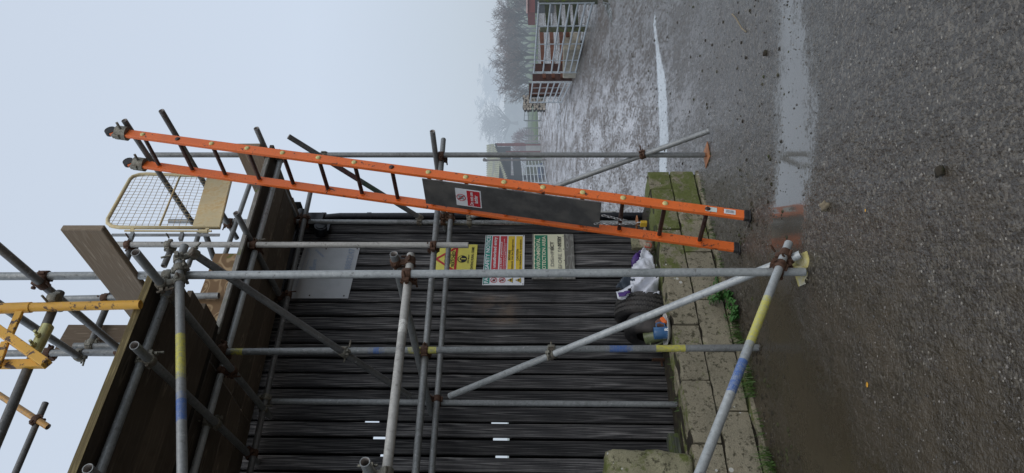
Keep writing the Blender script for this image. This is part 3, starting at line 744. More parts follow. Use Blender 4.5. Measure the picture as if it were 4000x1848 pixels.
# uprights
A0,A1=P(3144,1062,n=1.39),W(-2.475,1.39,6.3)
tube('upright',A0,A1,'galv_bright',None,'nearest upright, a pale blue grey pole from ground to sky')
C0,C1=W(-2.248,.37,-.02),W(-2.335,.37,5.42)
tube('upright',C0,C1,'galv',bands(C0,C1,[(2690,2540,YEL),(2476,2363,BLU),(1717,1585,YEL),(1513,1428,BLU),(965,890,YEL)]),'upright with yellow and blue paint bands')
tube('upright',W(-2.247,-.43,.43),W(-2.252,-.43,3.78),'galv')
B0_,B1_=P(2752,605.6,n=.37),W(-.167,.37,5.11)
tube('upright',B0_,B1_,'galv',None,'far right upright standing on a rusty plate')
E0,E1=W(-.28,-.43,.57),W(-.247,-.43,5.23)
tube('upright',E0,E1,'galv',[(0.3,2.4,(.02,.02,.022,.8)),(2.4,3.3,(.02,.02,.022,.45))],'upright at the shed corner with worn black paint')
tube('upright',W(-1.292,.37,2.08),W(-1.286,.37,4.97),'galv_old',None,'short pale upright hanging behind the ladder')
tube('upright',P(252,1167,n=.37),P(855,1155,n=.37),'galv')
tube('upright',P(290,1352,n=.31),P(520,1352,n=.31),'galv')
# ledgers
def ledger(p,q,n,la,lb,mat='galv',kind='ledger',**k):
    a,b=ext(P(*p,n=n),P(*q,n=n),la,lb); return tube(kind,a,b,mat,**k)
ledger((1623,1848),(1732,545),.315,2.2,0)
ledger((1686,1848),(1742,1100),-.375,2.4,.95)
a,b=ext(P(1510,1848,n=1.335),P(1605,995,n=1.335),1.8,0)
tube('ledger',a,b,'galv_old',bands(a,b,[(1400,1325,(.05,.06,.09,.7)),(1325,1240,(.75,.75,.70,.9))],'y'),'nearest ledger with splashes of white and a mortared end')
ledger((392,1841),(722,961),1.335,2.2,0,'galv')
ledger((755,1848),(1095,627),.315,2.4,.1,'galv_bright')
ledger((975,1848),(1212,754),-.375,2.6,.1,'galv_dark')
# transoms
def trans(p,q,s1,s2,la=0,lb=0,mat='galv',kind='transom',**k):
    a,b=ext(P(*p,s=s1),P(*q,s=s2),la,lb); return tube(kind,a,b,mat,**k)
trans((1538,992),(1682,1603),-2.3,-2.3,0,.05)
trans((1689,513),(1737,872),-.205,-.205,0,.1)
a=P(1425,1804,n=1.47); b=a-N*1.95; tube('transom',a,b)
trans((529,986),(1055,1628),-2.60,-2.33)
trans((524,1349),(969,1772),-3.02,-2.72,0,.5)
a=P(342,1830,n=1.5); tube('transom',a,a-N*2.+Z*.03)
trans((1001,501),(1165,873),-.2,-.2,0,.05)
trans((922,832),(1107,1182),-1.23,-1.23,0,.05)
# braces
a,b=P(3081,950,n=1.447),P(2733,1848,n=1.447); a,b=ext(a,b,0,.9)
tube('brace',a,b,'galv_bright',bands(a,b,[(1152,1366,YEL),(1385,1562,BLU)],'y'),'low front brace with yellow and blue paint')
a,b=P(700,1012,n=1.447),P(712,1848,n=1.447); a,b=ext(a,b,0,1.2)
tube('brace',a,b,'galv',bands(a,b,[(1296,1499,YEL),(1530,1665,BLU)],'y'),'high front brace with yellow and blue paint')
trans((3127,994),(1757,1547),-2.345,-2.30,0,0,'galv_bright','brace')
trans((2770,512),(1830,852),-.2,-.2,0,0,'galv','brace')
a,b=P(1127,533,s=-.22),P(1640,850,s=-.22)
tube('brace',a,b,'galv_dark',bands(a,b,[(1270,1400,(.12,.02,.02,.9)),(1400,1490,(.02,.09,.045,.9))]),'brace with dark red and green paint at the far end')
trans((756,991),(1600,1547),-2.33,-2.30,0,0,'galv_dark','brace')
# guard rails
trans((178,1121),(456,1356),-2.5,-2.335,1.6,.08,'galv_dark','guard_rail')
trans((142,1285),(322,1403),-2.52,-2.335,1.2,0,'galv','guard_rail')
a,b=P(235,1142,n=1.435),P(0,1698,n=1.435); a,b=ext(a,b,0,1.6)
rail=tube('guard_rail',a,b,'galv_dark',None,'thick dark rail with a brassy sleeve joint')
mb=MB(); mb.path([P(186,1310-35,n=1.435),P(128,1402-12,n=1.435)],.032,14)
for x,y in ((158,1318),(141,1355)):
    q=P(x,y,n=1.45); mb.path([q,q+N*.06],.008,8); mb.path([q+N*.02,q+N*.035],.015,6)
mb.build('sleeve_coupler',M['zinc'],rail)
trans((485,470),(735,845),-.4,-.4,0,.1,'galv_dark','guard_rail')
trans((630,432),(910,905),-.3,-.3,0,.1,'galv_dark','guard_rail')
ledger((356,1342),(515,965),.315,0,0,'galv_dark','guard_rail')
ledger((640,1040),(672,965),.315,.0,0,'galv_dark','guard_rail')
ledger((870,1020),(975,722),-.43,0,0,'galv','guard_rail')
ledger((735,1040),(798,850),-.43,0,0,'galv','guard_rail')
tube('guard_rail',P(795,890,s=-1.1),P(835,1010,s=-1.1),'galv_dark')
a,b=P(178,1574,n=-.43),P(60,1848,n=-.43); tube('guard_rail',*ext(a,b,0,1.2),'galv_dark')
a,b=P(0,1545,n=-.36),P(188,1668,n=-.42); a,b=ext(a,b,.7,0)
tube('guard_rail',a,b,'galv_dark',[(0,5,(.62,.30,.03,.95))],'rail with flaking yellow paint at the far back')
# couplers
def closest(a0,a1,b0,b1):
    u=a1-a0; v=b1-b0; w=a0-b0; A=u.dot(u);Bq=u.dot(v);C=v.dot(v);Dd=u.dot(w);E=v.dot(w); den=A*C-Bq*Bq
    s_=max(0,min(1,(Bq*E-C*Dd)/den)); t_=max(0,min(1,(Bq*s_+E)/C)); s_=max(0,min(1,(Bq*t_-Dd)/A))
    return a0+u*s_,b0+v*t_
def coupler(p,q,d1,d2,mat,parent,rnd):
    mb=MB()
    link=(q-p); 
    if link.length<.01: link=d1.cross(d2)
    link=link.normalized()
    for c,d in ((p,d1),(q,d2)):
        side=(link-d*link.dot(d)); side=side.normalized() if side.length>.1 else d.orthogonal().normalized(); oth=d.cross(side)
        mb.path([c-d*.026,c-d*.022,c+d*.022,c+d*.026],[.029,.0325,.0325,.029],14)
        sg=rnd.choice((-1,1)); e=c+oth*sg*.038
        mb.cbox(e,.030,.034,.020,oth,d,side)
        b0=e+oth*sg*.006-side*.03
        mb.path([b0,b0+side*.075*rnd.choice((1,-1))+side*.02],.0065,7)
        mb.path([e+side*.022,e+side*.034],.013,6)
        e2=c-oth*sg*.036; mb.path([e2-d*.02,e2+d*.02],.009,8)
    mb.path([p.lerp(q,.2),p.lerp(q,.8)],.020,8)
    o=mb.build('coupler',mat,parent); return o
rnd=random.Random(11); done=[]
for i in range(len(TUBES)):
    for j in range(i+1,len(TUBES)):
        oi,a0,a1=TUBES[i]; oj,b0,b1=TUBES[j]; d1=(a1-a0).normalized(); d2=(b1-b0).normalized()
        if abs(d1.dot(d2))>.93: continue
        p,q=closest(a0,a1,b0,b1)
        if (p-q).length>.105: continue
        if any((p-r).length<.075 for r in done): continue
        done.append(p); coupler(p,q,d1,d2,M['rust'] if rnd.random()<.5 else M['coupler'],oi,rnd)
for (x,y,n_,k) in ((168+20,1376,.37,1),(870,1360,.40,1),(1180,870,-.4,4)):
    p=P(x,y,n=n_); coupler(p,p-N*.05,Z,D,M['rust'],TUBES[k][0],rnd)
# base plates
mb=MB(); c=W(-2.385,1.38,.015); u=(D*.9+N*.4+Z*.18).normalized(); v=(N*.9-D*.4-Z*.25).normalized(); mb.cbox(c,.17,.16,.006,u,v,u.cross(v)); mb.path([c,c+Z*.06],.019,10)
mb.build('base_plate',M['ybase'],TUBES[0][0])['label']='bent yellow base plate'
mb=MB(); c=V((B0_.x,B0_.y,.010)); mb.cbox(c,.17,.17,.007,(D+N*.2).normalized(),(N-D*.2).normalized()); mb.path([c,c+Z*.05],.019,10)
mb.build('base_plate',M['terracotta'],TUBES[3][0])['label']='square rusty base plate'
mb=MB(); c=W(-.28,-.43,.555); mb.cbox(c,.11,.11,.012,D,N); mb.build('base_plate',M['terracotta'],TUBES[4][0])
# ------------------------------------------------------------------ scaffold boards
def zd(s): return 3.79+.075*(s+2.3)
def sboard(s0,s1,n,mat,label,group=None,w=.219,dz=0,tone=1.):
    mb=MB(); a=W(s0,n-w/2,zd(s0)+dz); b=W(s1,n-w/2,zd(s1)+dz)
    mb.box(a,b-a,N*w,Z*.038,(tone,tone,tone,0)); o=mb.build('scaffold_board',mat,None,.004); tag(o,label,'scaffold board',group); return o
g1='scaffold boards of the inner deck'; g2='scaffold boards of the outer deck'
for i,n in enumerate((.09,-.14,-.37)):
    sboard(-2.42,-.14+.03*i,n,M['deck'],'dark board in the right half of the inner deck, seen from below',g1,dz=.002*i,tone=(.95,.65,.85)[i])
    sboard(-6.2,-2.43,n,M['deck'],'dark board in the left half of the inner deck, seen from below',g1,dz=.001*i,tone=(.6,.9,.7)[i])
sboard(-2.42,-.10,.32,M['deck'],'edge board of the inner deck behind the top of the ladder',g1,tone=.35)  # darkened tone stands for the shaded gap beside the outer deck
sboard(-6.2,-2.43,.32,M['deck'],'edge board of the inner deck left of the painted upright',g1,tone=.35)  # tone darkened as gap shade, like the right half
for i,(n,e) in enumerate(((1.105,-2.32),(.875,-2.24),(.645,-2.17))):
    dz0=(-.05,-.035,-.02)[i]
    sboard(-6.2,e,n,M['deck'],'dark board of the outer deck with a stepped end beside the painted upright',g2,dz=dz0,tone=(.55,.8,.62)[i])
eb=sboard(-6.2,-2.50,1.335,M['deck'],'outermost deck board with a mossy ochre edge against the sky',g2,dz=-.055,tone=.35)  # low tone: shade under the deck put into the board colour
mb=MB(); a,b=W(-6.2,1.4475,zd(-6.2)-.056),W(-2.5,1.4475,zd(-2.5)-.056); mb.box(a,b-a,N*.004,Z*.041); mb.build('weathered_edge',M['deckedge'],eb)
sboard(-6.2,-2.15,.485,M['deck'],'narrow dark strip added to fill the gap between the inner and outer decks',g2,w=.09,dz=.004,tone=.15)  # dark filler, added so no sky shows between the decks
mb=MB(); a,b=W(-2.42,.285,3.865),W(-1.338,.285,3.905); mb.box(a,b-a,N*.038,Z*.238,(1.1,1.05,1,0))
tag(mb.build('toe_board',M['split'],None,.004),'splintered yellow brown board on edge beside the painted upright, partly hidden by the outer deck','scaffold board')
sboard(-2.2,-.3,.437,M['greywood'],'thin strip coloured bright as the lit edge of the inner deck',w=.026,dz=-.004,tone=1.3)  # bright tone stands for light caught on the deck edge
mb=MB(); a,b=W(-2.5,1.83,3.845),W(-2.44,.55,3.865); mb.box(a,b-a,D*.038,Z*.232); tag(mb.build('toe_board',M['toe'],None,.005),'pale brown board on edge sticking out towards the viewer above the outer deck','scaffold board')
mb=MB(); a,b=W(-.28,.565,3.995),W(-.26,-.42,3.985); mb.box(a,b-a,D*.038,Z*.235); tag(mb.build('toe_board',M['toe'],None,.005),'pale board on edge at the right end of the deck behind the ladder','scaffold board')
mb=MB(); mb.box(W(-2.27,.235,3.86),D*.262,N*.036,Z*1.21,(.75,.7,.65,0)); tag(mb.build('upright_board',M['deck'],None,.006),'brown board standing on end beyond the yellow frame','scaffold board')
# ------------------------------------------------------------------ ladder
lad=thing('ladder',W(-1.42,.70,0),'long orange ladder with dark rungs leaning up to the scaffold deck','ladder')
lb0,lb1=W(-1.467,0,.0),W(-.46,0,5.115); ldir=(lb1-lb0).normalized(); lper=ldir.cross(N).normalized()
if lper.dot(D)>0: lper=-lper            # points back towards the climber
LL=(lb1-lb0).length
def lad_pt(l,n,o=0): return W(-1.467,n,0)+ldir*l+lper*o
for nn in (.875,.53):
    mb=MB(); w=.082; th=.030
    mb.box(lad_pt(.045,nn-th/2,-w/2),ldir*(LL-.03),lper*w,N*th)
    # channel flanges
    st=mb.build('stile',M['orange'],lad,.006,2)
    mb=MB(); mb.box(lad_pt(.012,nn-.019,-.045),ldir*.038,lper*.09,N*.038); mb.cbox(lad_pt(.006,nn,.0),.045,.105,.016,N,lper,ldir); mb.build('rubber_foot',M['rubber'],st,.006)
    mb=MB(); mb.path([lad_pt(LL+.012,nn-.02,0),lad_pt(LL+.012,nn+.02,0)],.045,14); mb.build('end_cap',M['rubber'],st)
zs=[4.823,4.504,4.198,3.884,3.578,3.273,2.974,2.669,2.373,2.078,1.782,1.487,1.192,.897,.596,.299]
for i,z in enumerate(zs):
    l=z/ldir.z
    mb=MB(); mb.path([lad_pt(l,.55),lad_pt(l,.862)],.017,6,sq=.85); r=mb.build('rung',M['rung'],lad)
    mb=MB(); mb.path([lad_pt(l,.889),lad_pt(l,.896),lad_pt(l,.899)],[.021,.019,.010],16); mb.build('rung_cap',M['bolt'] if i not in (1,7,15) else M['rung'],r)
    mb=MB(); mb.path([lad_pt(l,.546),lad_pt(l,.553)],.021,10); mb.build('socket',M['orange'],r)
for l0,l1,mt,tn in ((.11,.19,'white','label'),(.24,.32,'label','label')):
    mb=MB(); q=[lad_pt(l0,.8925,-.022),lad_pt(l1,.8925,-.022),lad_pt(l1,.8925,.024),lad_pt(l0,.8925,.024)]; mb.poly(q if (q[1]-q[0]).cross(q[2]-q[1]).dot(N)>0 else q[::-1]); mb.build('sticker',M[mt],lad)
mb=MB()
for k in range(7): 
    a=lad_pt(.12+.009*k,.8935,-.015); mb.poly([a,a+ldir*.004,a+ldir*.004+lper*.03,a+lper*.03][::-1])
mb.build('sticker_print',M['ink'],lad)
for nn in (.875,.53):
    mb=MB(); c=lad_pt(LL-.10,nn,0); mb.path([c-ldir*.05,c+ldir*.05],.062,10,sq=.75); mb.path([c+N*.05-D*.0,c+N*.11],.012,6); mb.cbox(c+lper*.0+Z*.03,.11,.04,.07,lper,N,ldir); mb.build('ladder_clamp',M['coupler'],lad,.004)
# ladder guard
O=lad_pt(1.045/ldir.z,.595,.052); g=thing('ladder_guard',O,'dark grey board fixed over the rungs of the orange ladder','ladder guard')
B=Board(O,N,ldir,.268,(2.395-1.03)/ldir.z)
mb=MB(); mb.box(B.O-B.N*.006,B.U*B.w,B.Up*B.h,B.N*.010); mb.build('panel',M['slate'],g,.001)
# sign on the guard
u0=.17; S=Board(B.p(.14,.665,.006),N,ldir,.185,.205)
t=thing('do_not_use_sign',S.O,'small red and white sign on the dark ladder guard','sign')
plate(S,'panel',M['white'],t,.001)
mb=MB(); S.rect(mb,.06,.05,.94,.55); S.ring(mb,.5,.79,.031,.037,.0035); S.bar(mb,.64,.67,.36,.91,.006,.0045); mb.build('red_print',M['sred'],t)
line(S,'lettering',M['white'],'Do not use',.12,.31,.88,.45); line(S,'lettering',M['white'],'ladder',.28,.13,.74,.28)
mb=MB(); S.bar(mb,.42,.68,.42,.90,.004,.003); S.bar(mb,.58,.68,.58,.90,.004,.003)
for k in range(5): S.bar(mb,.40,.71+k*.04,.60,.71+k*.04,.003,.003)
mb.build('ladder_pictogram',M['ink'],t)
# chain and padlock
top=lad_pt(1.09,.645,.065); pts=[]
ch=MB(); n_l=13
for k in range(n_l):
    c=top-Z*(.024*k)+N*.004*math.sin(k*1.3); ax=N if k%2 else D
    ch.path([c+ax*.008*math.cos(2*math.pi*j/10)*1.0+Z*.016*math.sin(2*math.pi*j/10) for j in range(10)],.0028,6,closed=True)
for k in range(8):
    c=lad_pt(1.04,.73,.05)-Z*(.024*k)-N*.008*k; ax=N if k%2 else D
    ch.path([c+ax*.008*math.cos(2*math.pi*j/10)+Z*.016*math.sin(2*math.pi*j/10) for j in range(10)],.0028,6,closed=True)
tag(ch.build('chain',M['chain']),'bright steel chain hanging below the ladder guard','chain')
mb=MB(); c=top-Z*.36; mb.cbox(c,.05,.028,.05,N,D,Z); pl=mb.build('padlock',M['brass'],None,.004); tag(pl,'yellow padlock at the end of the ladder chain','padlock')
mb=MB(); mb.path([c+Z*.02+N*.016,c+Z*.045+N*.016,c+Z*.06,c+Z*.045-N*.016,c+Z*.02-N*.016],.004,6); mb.build('shackle',M['chain'],pl)
# ------------------------------------------------------------------ ladder gate
q00,q01=P(857,890,Y=5.58),P(403,888,Y=5.58); q10,q11=P(905,692,Y=6.22),P(520,678,Y=6.22)
gt=thing('ladder_gate',q00,'cream mesh safety gate at the top of the orange ladder','safety gate')
def Q(u,v): return q00.lerp(q10,u).lerp(q01.lerp(q11,u),v)
pts=[Q(0,0),Q(0,.86),Q(.02,.93),Q(.07,.98),Q(.14,1),Q(.88,1),Q(.94,.985),Q(.985,.93),Q(1,.86),Q(1,0)]
mb=MB(); mb.path(pts,.0165,10,closed=True); mb.path([Q(0,.52),Q(1,.52)],.008,8); mb.path([Q(1,.52)+Z*.06,Q(1.05,.56),Q(1.05,.62)],.010,8); mb.build('frame',M['cream'],gt)
mb=MB(); rnd=random.Random(3)
for i in range(1,17):
    u=i/17; w_=[Q(u+rnd.uniform(-.004,.004),.24+.76*k/6*(1 if 0.08<u<.92 else .97))+N*rnd.uniform(-.004,.004) for k in range(7)]; mb.path(w_,.0022,4,False)
for i in range(1,14):
    v=.24+.76*i/14; w_=[Q(k/6,v+rnd.uniform(-.004,.004)) for k in range(7)]; mb.path(w_,.0022,4,False)
mb.build('mesh',simple('rusty cream wire',(.36,.28,.15),.6,0,.3,30),gt)
nn_=(q10-q00).cross(Z).normalized()
mb=MB(); mb.box(Q(.01,.0)-nn_*.003,(Q(.99,0)-Q(.01,0)),Z*(.235*(q01-q00).length),nn_*.006); mb.build('toe_plate',M['cream'],gt,.002)
mb=MB(); h=(q00-q10).normalized()
mb.path([Q(0,.06)+h*.05,Q(0,.80)+h*.05],.009,8); mb.cbox(Q(0,.10)+h*.03,.06,.01,.03,h,nn_); mb.cbox(Q(0,.74)+h*.03,.06,.01,.03,h,nn_)
mb.path([Q(0,.09)+h*.05,Q(0,.16)+h*.05],.016,10); mb.build('hinge',M['cream'],gt)
mb=MB(); mb.box(Q(0,-.02)+h*.09,Z*1.12*(q01-q00).length*.82,h*.035,nn_*.006); mb.cbox(Q(0,.3)+h*.13,.09,.03,.03,h,nn_); mb.cbox(Q(0,.72)+h*.13,.09,.03,.03,h,nn_); mb.build('mounting_bar',M['galv'],gt)
# ------------------------------------------------------------------ yellow frame
yt=thing('yellow_lifting_frame',P(549,1189,n=1.5),'flaking yellow steel lattice frame clamped to the top rail','steel frame')
a,b=P(549,1190,n=1.49),P(0,1203,n=1.49); a,b=ext(a,b,0,1.2); mb=MB(); mb.pipe(a,b,.0255); c_=MB(); c_.path([P(122,1201,n=1.49),P(0,1205,n=1.49)],.030,14)
mb.build('post',M['yellow'],yt); c_.build('post_sleeve',M['yellow'],yt)
def ybar(p,q,w,name='lattice_bar',n=1.50,tp=.03,e=0.):
    a,b=P(*p,n=n),P(*q,n=n); a,b=ext(a,b,0,e); d=(b-a).normalized(); x=N.cross(d).normalized()
    mb=MB(); mb.box(a-x*w/2-N*tp/2,b-a,x*w,N*tp); mb.build(name,M['yellow'],yt,.003)
ybar((183,1422),(0,1293),.046,'diagonal',1.50,.045,.8)
ybar((77,1218),(36,1312),.040,n=1.503,tp=.02)
ybar((22,1335),(-15,1440),.040,n=1.503,tp=.02)
ybar((175,1421),(-200,1425),.046,'lower_chord',1.46,.03)
mb=MB(); c=P(222,1180,n=1.46); coupler(c+N*.03,c-N*.03,Z,D,M['coupler'],yt,rnd)
# ------------------------------------------------------------------ things on the ledge
def tyre(name,ctr,axis,R,r,wd,label,tread=True):
    t=thing(name,ctr,label,'tyre'); a=axis.normalized(); x=a.orthogonal().normalized(); y=a.cross(x); mb=MB(); k0=0; seg=56
    prof=[(R-r*1.0,-wd*.35),(R-r*.75,-wd*.5),(R-r*.35,-wd*.56),(R-r*.08,-wd*.47),(R,-wd*.33),(R+.003,-wd*.12),(R+.003,wd*.12),(R,wd*.33),(R-r*.08,wd*.47),(R-r*.35,wd*.56),(R-r*.75,wd*.5),(R-r*1.0,wd*.35)]
    m=len(prof)
    for i in range(seg):
        th=2*math.pi*i/seg
        for j,(rr,h) in enumerate(prof): mb.v.append(ctr+(x*math.cos(th)+y*math.sin(th))*(rr*(1+.006*math.sin(3*th)))+a*h)
    for i in range(seg):
        i2=(i+1)%seg
        for j in range(m-1): mb.face([i*m+j,i2*m+j,i2*m+j+1,i*m+j+1],None,(1,1,1,0),True)
    mb.build('casing',M['tyre'],t)
    if tread:
        mb=MB(); 
        for h0 in (-.33,-.11,.11,.33):
            for i in range(seg*2):
                th=2*math.pi*i/(seg*2); th2=th+2*math.pi/(seg*2)*.8; zz=.02*(1 if i%2 else -1)*.5
                for_=[(th,h0-.070),(th2,h0-.070),(th2,h0+.070),(th,h0+.070)]
                mb.poly([ctr+(x*math.cos(q)+y*math.sin(q))*(R+.012-.018*abs(h)**2*2.)+a*(h*wd+zz*.35) for q,h in for_])
        mb.build('tread',M['tread'],t)
    return t
ax_=V((-.86,-.46,.16))
tyre('tyre',P(2520,1222,n=-.40),ax_,.252,.11,.19,'worn road tyre leaning on the boards behind the white sack')
tyre('tyre',P(2537,1296,n=-.30),V((-.80,-.50,.26)),.200,.105,.16,'smaller smooth tyre in front, behind the plate of mugs',False)
# sack
def cloth(name,poly,mat,label,parent=None,n0=-.22,amp=.035,seed=1,cat='sack'):
    """crumpled sheet over an outline given as (x,y) photo survey points on the plane n0"""
    pts=[P(x,y,n=n0) for x,y in poly]; fr=[toF(p) for p in pts]
    ss=[f[0] for f in fr]; zz=[f[2] for f in fr]
    def inside(s,z):
        c=False; j=len(fr)-1
        for i in range(len(fr)):
            if (fr[i][2]>z)!=(fr[j][2]>z) and s<(fr[j][0]-fr[i][0])*(z-fr[i][2])/(fr[j][2]-fr[i][2])+fr[i][0]: c=not c
            j=i
        return c
    st=.012; mb=MB(); ids={}
    def vid(i,j):
        if (i,j) not in ids:
            s=min(ss)+i*st; z=min(zz)+j*st
            q=V((s*9,z*9,seed)); h=amp*1.6*(1-abs(mnoise.noise(V((q.x*.8+q.y*.5,q.y*.35,q.z))))*3)+abs(mnoise.noise(q*1.9))*amp*.9
            ids[i,j]=len(mb.v); mb.v.append(W(s+mnoise.noise(q*2)*.006,n0+h+(max(zz)-z)*.12,z+mnoise.noise(q*2+V((5,5,5)))*.006))
        return ids[i,j]
    ni=int((max(ss)-min(ss))/st)+1; nj=int((max(zz)-min(zz))/st)+1
    for i in range(ni):
        for j in range(nj):
            if inside(min(ss)+(i+.5)*st,min(zz)+(j+.5)*st): mb.face([vid(i,j),vid(i+1,j),vid(i+1,j+1),vid(i,j+1)],None,(1,1,1,0),True)
    o=mb.build(name,mat,parent); s_=o.modifiers.new('Solid','SOLIDIFY'); s_.thickness=.004; s_.offset=1
    if parent is None: tag(o,label,cat)
    return o
sk=thing('plastic_sack',W(-1.1,-.25,.47),'crumpled white and purple plastic sack slumped against the boards','sack')
ct=lambda x,y:(2350+x/2.164,850+y/2.164)
cloth('white_film',[ct(*q) for q in [(345,300),(420,350),(445,490),(478,600),(478,690),(390,680),(300,665),(240,650),(265,590),(240,540),(240,470),(310,400),(322,340)]],M['sack'],None,sk,-.20,.04,2)
cloth('purple_film',[ct(*q) for q in [(322,300),(335,340),(318,420),(270,440),(252,425),(250,380),(300,330)]],M['sackp'],None,sk,-.235,.03,3)
cloth('grey_film',[ct(*q) for q in [(210,480),(275,470),(290,540),(262,600),(190,610),(120,600),(150,570),(200,530)]],M['sackb'],None,sk,-.225,.03,4)
cloth('white_cuff',[ct(*q) for q in [(120,620),(160,612),(265,592),(262,620),(215,635),(240,655),(205,695),(135,690)]],M['sack'],None,sk,-.215,.03,5)
cloth('purple_cuff',[ct(*q) for q in [(135,648),(232,632),(238,655),(200,682),(145,680)]],M['sackp'],None,sk,-.18,.015,6)
# glove
gl=MB(); c=P(2524,940,n=-.15); gl.blob(c,.115,.05,.060,.45,16,10,5,X=D,Y=N,fq=2.2); gl.blob(c-D*.07-Z*.015,.05,.035,.03,.4,12,8,8,X=D,Y=N)
g_=gl.build('work_glove',M['rag']); tag(g_,'dirty beige work glove with a red cuff on the block wall','glove')
mb=MB(); cc=c-D*.085+N*.03; mb.path([cc+D*.03*math.cos(a*.7)+Z*(.028*math.sin(a*.7)-.005)+N*.01*math.sin(a*1.9) for a in range(9)],.005,6,closed=True); mb.build('red_cuff',M['redtrim'],g_)
# flagstone behind
mb=MB(); rough=P(2490,938,n=-.40); mb.box(rough-D*.11-Z*.09-N*.03,D*.23,N*.05,Z*.15); o=mb.build('stone_slab',M['stone'],None,.008,2); tag(o,'grey stone offcut leaning on the boards behind the glove','stone')
# plate and mugs
pc=W(-1.775,-.10,.484); 
def lathe(mb,c,prof,seg=28,c_=(1,1,1,0)):
    k=len(mb.v); m=len(prof)
    for i in range(seg):
        th=2*math.pi*i/seg
        for r,z in prof: mb.v.append(c+D*r*math.cos(th)+N*r*math.sin(th)+Z*z)
    for i in range(seg):
        i2=(i+1)%seg
        for j in range(m-1): mb.face([k+i*m+j,k+i2*m+j,k+i2*m+j+1,k+i*m+j+1],None,c_,True)
mb=MB(); lathe(mb,pc,[(.0,.002),(.08,.002),(.09,.004),(.135,.030),(.138,.034),(.132,.034),(.088,.010),(0,.008)],40); tag(mb.build('plate',M['china']),'white plate of mugs standing on the block wall','plate')
def mug(name,c,r,h,outer,inner,label,hdir=None,tilt=0.):
    t=thing(name,c,label,'mug'); mb=MB(); Rm=Matrix.Rotation(-math.radians(tilt),3,D); tl=lambda m_: setattr(m_,'v',[c+Rm@(p-c) for p in m_.v]); lathe(mb,c,[(0,0),(r*.9,0),(r,.006),(r,h),(r*.97,h+.002),(r*.9,h)],28)
    if hdir is not None:
        s_=hdir.normalized(); mb.path([c+s_*r*.95+Z*h*.8,c+s_*(r+.028)+Z*h*.78,c+s_*(r+.034)+Z*h*.5,c+s_*(r+.022)+Z*h*.22,c+s_*r*.95+Z*h*.2],.006,8)
    tl(mb); mb.build('body',outer,t); mb=MB(); lathe(mb,c,[(r*.915,h-.001),(r*.88,.012),(0,.012)],28); tl(mb); mb.build('inside',inner,t)
    return t
m1=mug('mug',pc+D*-.055+N*.045+Z*.02,.048,.11,M['bluemug'],M['bluemug'],'blue mug with a white letter at the left of the plate',D+N*.6,6.)
mb=MB(); S=Board(m1.location+N*.0495-D*.018+Z*.008,D,Z,.03,.03); S.text(mb,'R',0,0,1,1,.001,.05); mb.build('letter',M['white'],m1)
mug('mug',pc+D*.0-N*.045+Z*.02,.052,.17,M['olive'],M['greenmug'],'tall olive and cream mug with a green inside',-D,26.)
mug('mug',pc+D*.085-N*.03+Z*.02,.050,.12,M['brownmug'],M['brownmug'],'brown stoneware mug on the right of the plate',None,16.)
mb=MB(); c=pc+D*.055+N*.05+Z*.045; mb.cbox(c,.06,.03,.035,(D+Z*.5).normalized(),N,(Z-D*.5).normalized()); tag(mb.build('tea_packet',M['orange'],None,.006),'small orange packet lying on the plate','packet')
mb=MB(); c=P(2577,1412,n=-.57); mb.box(c-Z*.065,D*.012,N*.03,Z*.13); mb.box(c-Z*.02,D*-.05,N*.01,Z*.014); tag(mb.build('rusty_bracket',M['rust']),'rusty steel bracket with a bent pin on the boards above the wall','bracket')
# big mossy stone
mb=MB(); k=0; ctr=W(-3.18,-.12,.77); 
a_=16; 
def rock(mb,ctr,hx,hy,hz,seed,X=D,Y=N,amp=.035,nsub=16,pw=5):
    k=len(mb.v)
    for i in range(nsub+1):
        ph=math.pi*i/nsub
        for j in range(nsub*2):
            th=math.pi*j/nsub; q=V((math.sin(ph)*math.cos(th),math.sin(ph)*math.sin(th),math.cos(ph)))
            nrm=(abs(q.x)**pw+abs(q.y)**pw+abs(q.z)**pw)**(1/pw); q=q/nrm
            w=mnoise.noise_vector(q*2.2+V((seed,0,0)))*amp+mnoise.noise_vector(q*6+V((seed,2,0)))*amp*.4+mnoise.noise_vector(q*15+V((seed,2,0)))*amp*.18
            mb.v.append(ctr+X*(q.x*hx+w.x)+Y*(q.y*hy+w.y)+Z*(q.z*hz+w.z))
    m=nsub*2
    for i in range(nsub):
        for j in range(m): mb.face([k+i*m+j,k+(i+1)*m+j,k+(i+1)*m+(j+1)%m,k+i*m+(j+1)%m],None,(1,1,1,.1),True)
rock(mb,W(-3.09,-.13,.775),.27,.13,.295,3,nsub=34,pw=11,amp=.024)
tag(mb.build('mossy_stone',M['stone']),'big rough moss covered stone standing on the block wall','stone')
# ------------------------------------------------------------------ weeds
def blade(mb,p,h,lean,w,rnd):
    d=V((rnd.uniform(-1,1),rnd.uniform(-1,1),0))*lean; x=V((-d.y,d.x,0)).normalized()*w if d.length>1e-4 else V((w,0,0))
    q=[p,p+d*.35+Z*h*.55,p+d+Z*h*.9]
    k=len(mb.v); mb.v+=[q[0]-x,q[0]+x,q[1]-x*.7,q[1]+x*.7,q[2]]
    mb.face([k,k+1,k+3,k+2]); mb.face([k+2,k+3,k+4])
mb=MB(); rnd=random.Random(8)
for s,n,k,h in ((-2.33,.08,60,.10),(-2.38,.05,40,.13),(-2.66,.07,30,.07),(-2.95,.08,90,.12),(-3.1,.10,60,.10),(-1.95,.06,70,.10),(-1.80,.08,50,.09),(-1.2,.05,25,.06),(-.85,.06,30,.07),(-.35,.06,20,.05),(-2.1,.1,30,.07)):
    for _ in range(k):
        ss=s+rnd.gauss(0,.06); nn_2=n+abs(rnd.gauss(0,.03)); p=W(ss,nn_2,0); p.z=gz(p.x,p.y); blade(mb,p,h*rnd.uniform(.4,1.2),h*.8,.0028,rnd)
